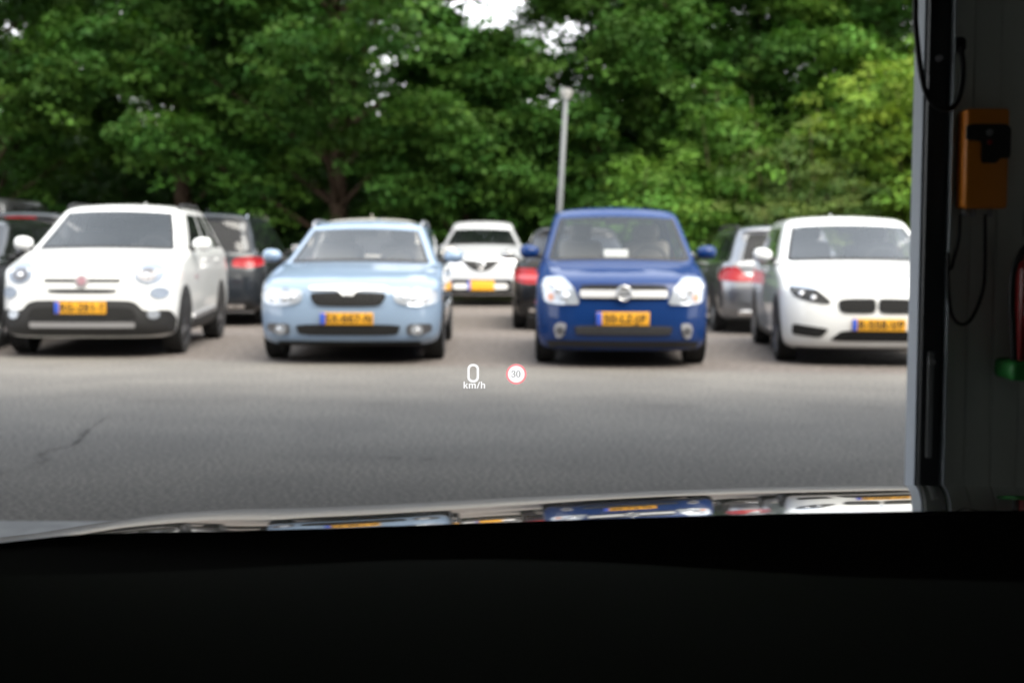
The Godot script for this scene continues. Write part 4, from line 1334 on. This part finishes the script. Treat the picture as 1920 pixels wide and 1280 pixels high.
func own_car() -> void:
	var root := thing("black_car", "glossy black bonnet and dark dashboard of the car the view is taken from", "car", Vector3.ZERO)
	var st := begin()
	var xs := []
	for i in 81:
		xs.append(lerpf(-0.88, 1.18, i / 80.0))
	var ts := []
	for j in 61:
		ts.append(lerpf(1.62, 2.80, j / 60.0))
	for i in 80:
		for j in 60:
			var p := func(x: float, t: float) -> Vector3: return Vector3(x, bonnet_y(x, t), -t)
			quad(st, p.call(xs[i], ts[j]), p.call(xs[i + 1], ts[j]), p.call(xs[i + 1], ts[j + 1]), p.call(xs[i], ts[j + 1]), Vector3.UP)
	obj("bonnet", st, M.bonnet_paint, root)
	# wings and front below the bonnet's edge
	for sd in [0, 1]:
		st = begin()
		var x: float = xs[0] if sd == 0 else xs[-1]
		for j in 60:
			quad(st, Vector3(x, bonnet_y(x, ts[j]), -ts[j]), Vector3(x, bonnet_y(x, ts[j + 1]), -ts[j + 1]), Vector3(x, 0.25, -ts[j + 1]), Vector3(x, 0.25, -ts[j]), Vector3(-1 if sd == 0 else 1, 0, 0))
		obj("wing", st, M.bonnet_paint, root)
	st = begin()
	for i in 80:
		quad(st, Vector3(xs[i], bonnet_y(xs[i], 2.8), -2.8), Vector3(xs[i + 1], bonnet_y(xs[i + 1], 2.8), -2.8), Vector3(xs[i + 1], 0.25, -2.8), Vector3(xs[i], 0.25, -2.8), Vector3(0, 0, -1))
	obj("front_panel", st, M.bonnet_paint, root)
	# black cowl behind the bonnet
	st = begin()
	for i in 80:
		var a: float = xs[i]
		var b: float = xs[i + 1]
		quad(st, Vector3(a, bonnet_y(a, 1.62) - 0.004, -1.618), Vector3(b, bonnet_y(b, 1.62) - 0.004, -1.618), Vector3(b, 0.80, -1.50), Vector3(a, 0.80, -1.50), Vector3(0, 0, 1))
		quad(st, Vector3(a, 0.80, -1.50), Vector3(b, 0.80, -1.50), Vector3(b, 0.815, -1.36), Vector3(a, 0.815, -1.36), Vector3.UP)
	obj("cowl", st, M.cowl, root)
	# dashboard: soft top that dips towards the windscreen
	st = begin()
	var dash := func(x: float, t: float) -> Vector3:
		var y := 0.845 + 0.02 * exp(-pow((x + 0.02) / 0.3, 2.0)) - 0.012 * pow((t - 1.0) / 0.4, 2.0)
		return Vector3(x, y, -t)
	for i in 100:
		for j in 50:
			var x := lerpf(-0.80, 1.12, i / 100.0)
			var x2 := lerpf(-0.80, 1.12, (i + 1) / 100.0)
			var t := lerpf(0.55, 1.38, j / 50.0)
			var t2 := lerpf(0.55, 1.38, (j + 1) / 50.0)
			quad(st, dash.call(x, t), dash.call(x2, t), dash.call(x2, t2), dash.call(x, t2), Vector3.UP)
	obj("dashboard", st, M.dash, root)
	st = begin()
	rounded(st, Vector3(0.16, 0.60, -0.72), Vector3(1.9, 0.40, 0.34), 0.06)
	obj("dashboard_front", st, M.dash, root)
	for x in [-0.74, 1.04]:
		wheel(root, Vector3(x, 0.33, -2.15), signf(x), 0.325, M.alloy)
	# the display that the windscreen shows the driver, seen about two metres ahead
	var hud := thing("head_up_display", "glowing head-up display over the bonnet reading 0 km/h beside a 30 sign", "display", Vector3(0, 0.92, -2.4))
	st = begin()
	var outer := rrect(-0.0099, -0.0158, 0.0099, 0.0158, 0.0088, 8)
	var inner := rrect(-0.0058, -0.0117, 0.0058, 0.0117, 0.0054, 8)
	for i in outer.size():
		var i2 := (i + 1) % outer.size()
		var o3 := Vector3(-0.0655, 0.0275, 0)
		quad(st, o3 + Vector3(outer[i].x, outer[i].y, 0), o3 + Vector3(outer[i2].x, outer[i2].y, 0), o3 + Vector3(inner[i2].x, inner[i2].y, 0), o3 + Vector3(inner[i].x, inner[i].y, 0), Vector3(0, 0, 1))
	obj("speed_digit", st, M.display_white, hud)
	letters("km/h", "Droid Sans", 0.0108, Vector3(-0.0635, 0.0068, 0), 0.0004, M.display_white, hud, "speed_unit", true)
	var sign_at := Vector3(0.0075, 0.0262, 0)
	st = begin()
	patch(st, oval(0, 0, 0.0176, 0.0176, 48), func(a: float, b: float, o: float) -> Vector3: return sign_at + Vector3(a, b, o), 0.0, 0.0004, Vector3(0, 0, 1))
	var disc := obj("speed_limit_ring", st, M.display_red, hud)
	st = begin()
	patch(st, oval(0, 0, 0.0142, 0.0142, 48), func(a: float, b: float, o: float) -> Vector3: return sign_at + Vector3(a, b, o), 0.0006, 0.0004, Vector3(0, 0, 1))
	obj("speed_limit_disc", st, M.display_white, disc)
	letters("30", "Droid Serif", 0.0105, sign_at + Vector3(-0.0006, 0, 0.0012), 0.0004, M.display_grey, disc, "speed_limit_number")

func wood() -> void:
	make_clumps()
	var deep := Color(0.036, 0.090, 0.017)
	var mid := Color(0.047, 0.116, 0.02)
	var fresh := Color(0.085, 0.18, 0.026)
	var lime := Color(0.15, 0.25, 0.035)
	# near edge of the wood, from left to right
	broadleaf("dark leaved tree whose trunk stands at the left edge", Vector3(-12.4, 0, -34.0), 11.5, 4.0, 4.0, 28, 66, mid, 101)
	broadleaf("deep green tree behind the white crossover", Vector3(-8.4, 0, -36.5), 12.5, 4.2, 4.6, 28, 66, deep, 111)
	broadleaf("large spreading tree with brown trunk above the light blue estate", Vector3(-4.1, 0, -34.0), 13.0, 4.8, 3.4, 38, 76, mid, 124)
	broadleaf("tree with low hanging boughs behind the lamp post", Vector3(1.9, 0, -35.5), 12.0, 3.5, 2.0, 30, 68, mid, 131)
	broadleaf("smaller tree with drooping boughs just left of the lamp post", Vector3(-1.0, 0, -33.6), 6.6, 2.2, 2.1, 18, 60, mid, 127)
	broadleaf("green tree rising above the shrubs right of the lamp post", Vector3(6.2, 0, -36.0), 12.0, 3.8, 2.4, 34, 72, mid, 141)
	broadleaf("tall light green tree behind the white tourer", Vector3(10.4, 0, -34.5), 12.0, 3.7, 1.6, 36, 56, fresh, 151)
	broadleaf("green tree standing past the right edge behind the jamb", Vector3(14.6, 0, -35.0), 12.0, 3.7, 2.0, 36, 30, mid, 161)
	# trees behind them
	var k := 0
	for x in [-17.5, -12.8, -7.8, -4.9, 5.1, 8.0, 11.6, 16.5]:
		broadleaf("deep green tree, %s from the left in the back row of the wood" % ["first", "second", "third", "fourth", "fifth", "sixth", "seventh", "eighth"][k], Vector3(x, 0, -42.5 - 2.5 * (k % 2)), 12.5, 3.8, 2.0, 38, 40, deep, 201 + 10 * k, "trees deeper in the wood")
		k += 1
	# shrubs
	k = 0
	for b in [[-14.0, -40.0, 3.4, 2.6, deep], [-10.2, -41.0, 3.4, 2.6, deep], [-6.0, -40.5, 3.2, 2.6, deep], [-2.0, -40.5, 3.2, 2.5, deep], [1.8, -40.5, 3.4, 2.4, deep]]:
		bush("dark undergrowth bush, %s from the left beneath the big trees" % ["first", "second", "third", "fourth", "fifth"][k], Vector3(b[0], 0, b[1]), b[2], b[3], 320, b[4], 301 + 7 * k, 1.0, "undergrowth beneath the trees")
		k += 1
	bush("yellow green shrub just right of the dark blue minivan's roof", Vector3(3.2, 0, -30.8), 3.0, 1.5, 380, fresh, 401)
	bush("tall mixed green shrub between minivan and silver estate", Vector3(4.9, 0, -32.4), 5.0, 2.0, 620, fresh, 411)
	bush("grey green shrub with fine leaves above the silver estate", Vector3(6.0, 0, -30.4), 3.6, 1.6, 480, Color(0.10, 0.16, 0.045), 421, 0.65)
	bush("tall bright lime green shrub next to the door jamb", Vector3(8.6, 0, -31.2), 6.0, 2.2, 900, lime, 431, 0.8)
	bush("bright green shrub right behind the white tourer's roof", Vector3(6.9, 0, -33.0), 4.2, 1.9, 560, fresh, 441)
	bush("lime green shrub hidden by the door jamb", Vector3(11.6, 0, -31.5), 5.2, 2.0, 500, lime, 451)
	bush("low green shrub to the right of the lamp post's foot", Vector3(1.9, 0, -33.2), 3.2, 1.6, 420, mid, 461)
	# closing mass far behind
	rng.seed = 501
	var places := []
	for i in 2600:
		var h := pow(rng.randf(), 0.8) * (5.0 + 1.2 * sin(i * 0.37))
		places.append([Vector3(rng.randf_range(-30, 30), h, -52.0 + rng.randf_range(-2.5, 2.5)), rng.randf_range(1.7, 2.8)])
	var far := Node3D.new()
	far.name = "far_wood"
	add_child(far)
	tag(far, "dark mass of wood closing the view far behind the trees", "wood")
	far.set_meta("kind", "stuff")
	foliage(far, places, deep, 0.3, 502)

# ------------------------------------------------------------------ all together
func _ready() -> void:
	var cam := Camera3D.new()
	cam.name = "camera"
	cam.position = Vector3(0, 1.16, 0)
	cam.rotation_degrees = Vector3(-3.776, 0, 0.3)
	add_child(cam)
	var lens := CameraAttributesPhysical.new()
	lens.frustum_focal_length = 50.0
	lens.frustum_focus_distance = 2.4
	lens.frustum_near = 0.05
	lens.frustum_far = 800.0
	lens.exposure_aperture = 4.6
	cam.attributes = lens
	cam.current = true

	var env := Environment.new()
	env.background_mode = Environment.BG_SKY
	var sky := ProceduralSkyMaterial.new()
	sky.sky_top_color = lin(0.42, 0.465, 0.53)
	sky.sky_horizon_color = lin(0.90, 0.90, 0.905)
	sky.sky_curve = 0.28
	sky.ground_bottom_color = lin(0.12, 0.12, 0.11)
	sky.ground_horizon_color = lin(0.3, 0.3, 0.29)
	sky.sun_angle_max = 40.0
	env.sky = Sky.new()
	env.sky.sky_material = sky
	env.background_energy_multiplier = 1.0
	env.tonemap_mode = Environment.TONE_MAPPER_LINEAR
	env.tonemap_exposure = EXPOSURE
	env.sdfgi_enabled = true
	env.ssao_enabled = true
	env.ssil_enabled = true
	var we := WorldEnvironment.new()
	we.name = "environment"
	we.environment = env
	add_child(we)
	var sun := DirectionalLight3D.new()
	sun.name = "sun"
	sun.light_energy = 0.5
	sun.light_angular_distance = 50.0
	sun.light_color = Color(1.0, 0.98, 0.94)
	sun.shadow_enabled = true
	sun.rotation_degrees = Vector3(-50, 35, 0)
	add_child(sun)

	make_materials()
	ground()
	workshop()
	wood()
	white_crossover()
	blue_estate()
	blue_minivan()
	white_tourer()
	far_row()
	lamp_post()
	own_car()
	wall_equipment()
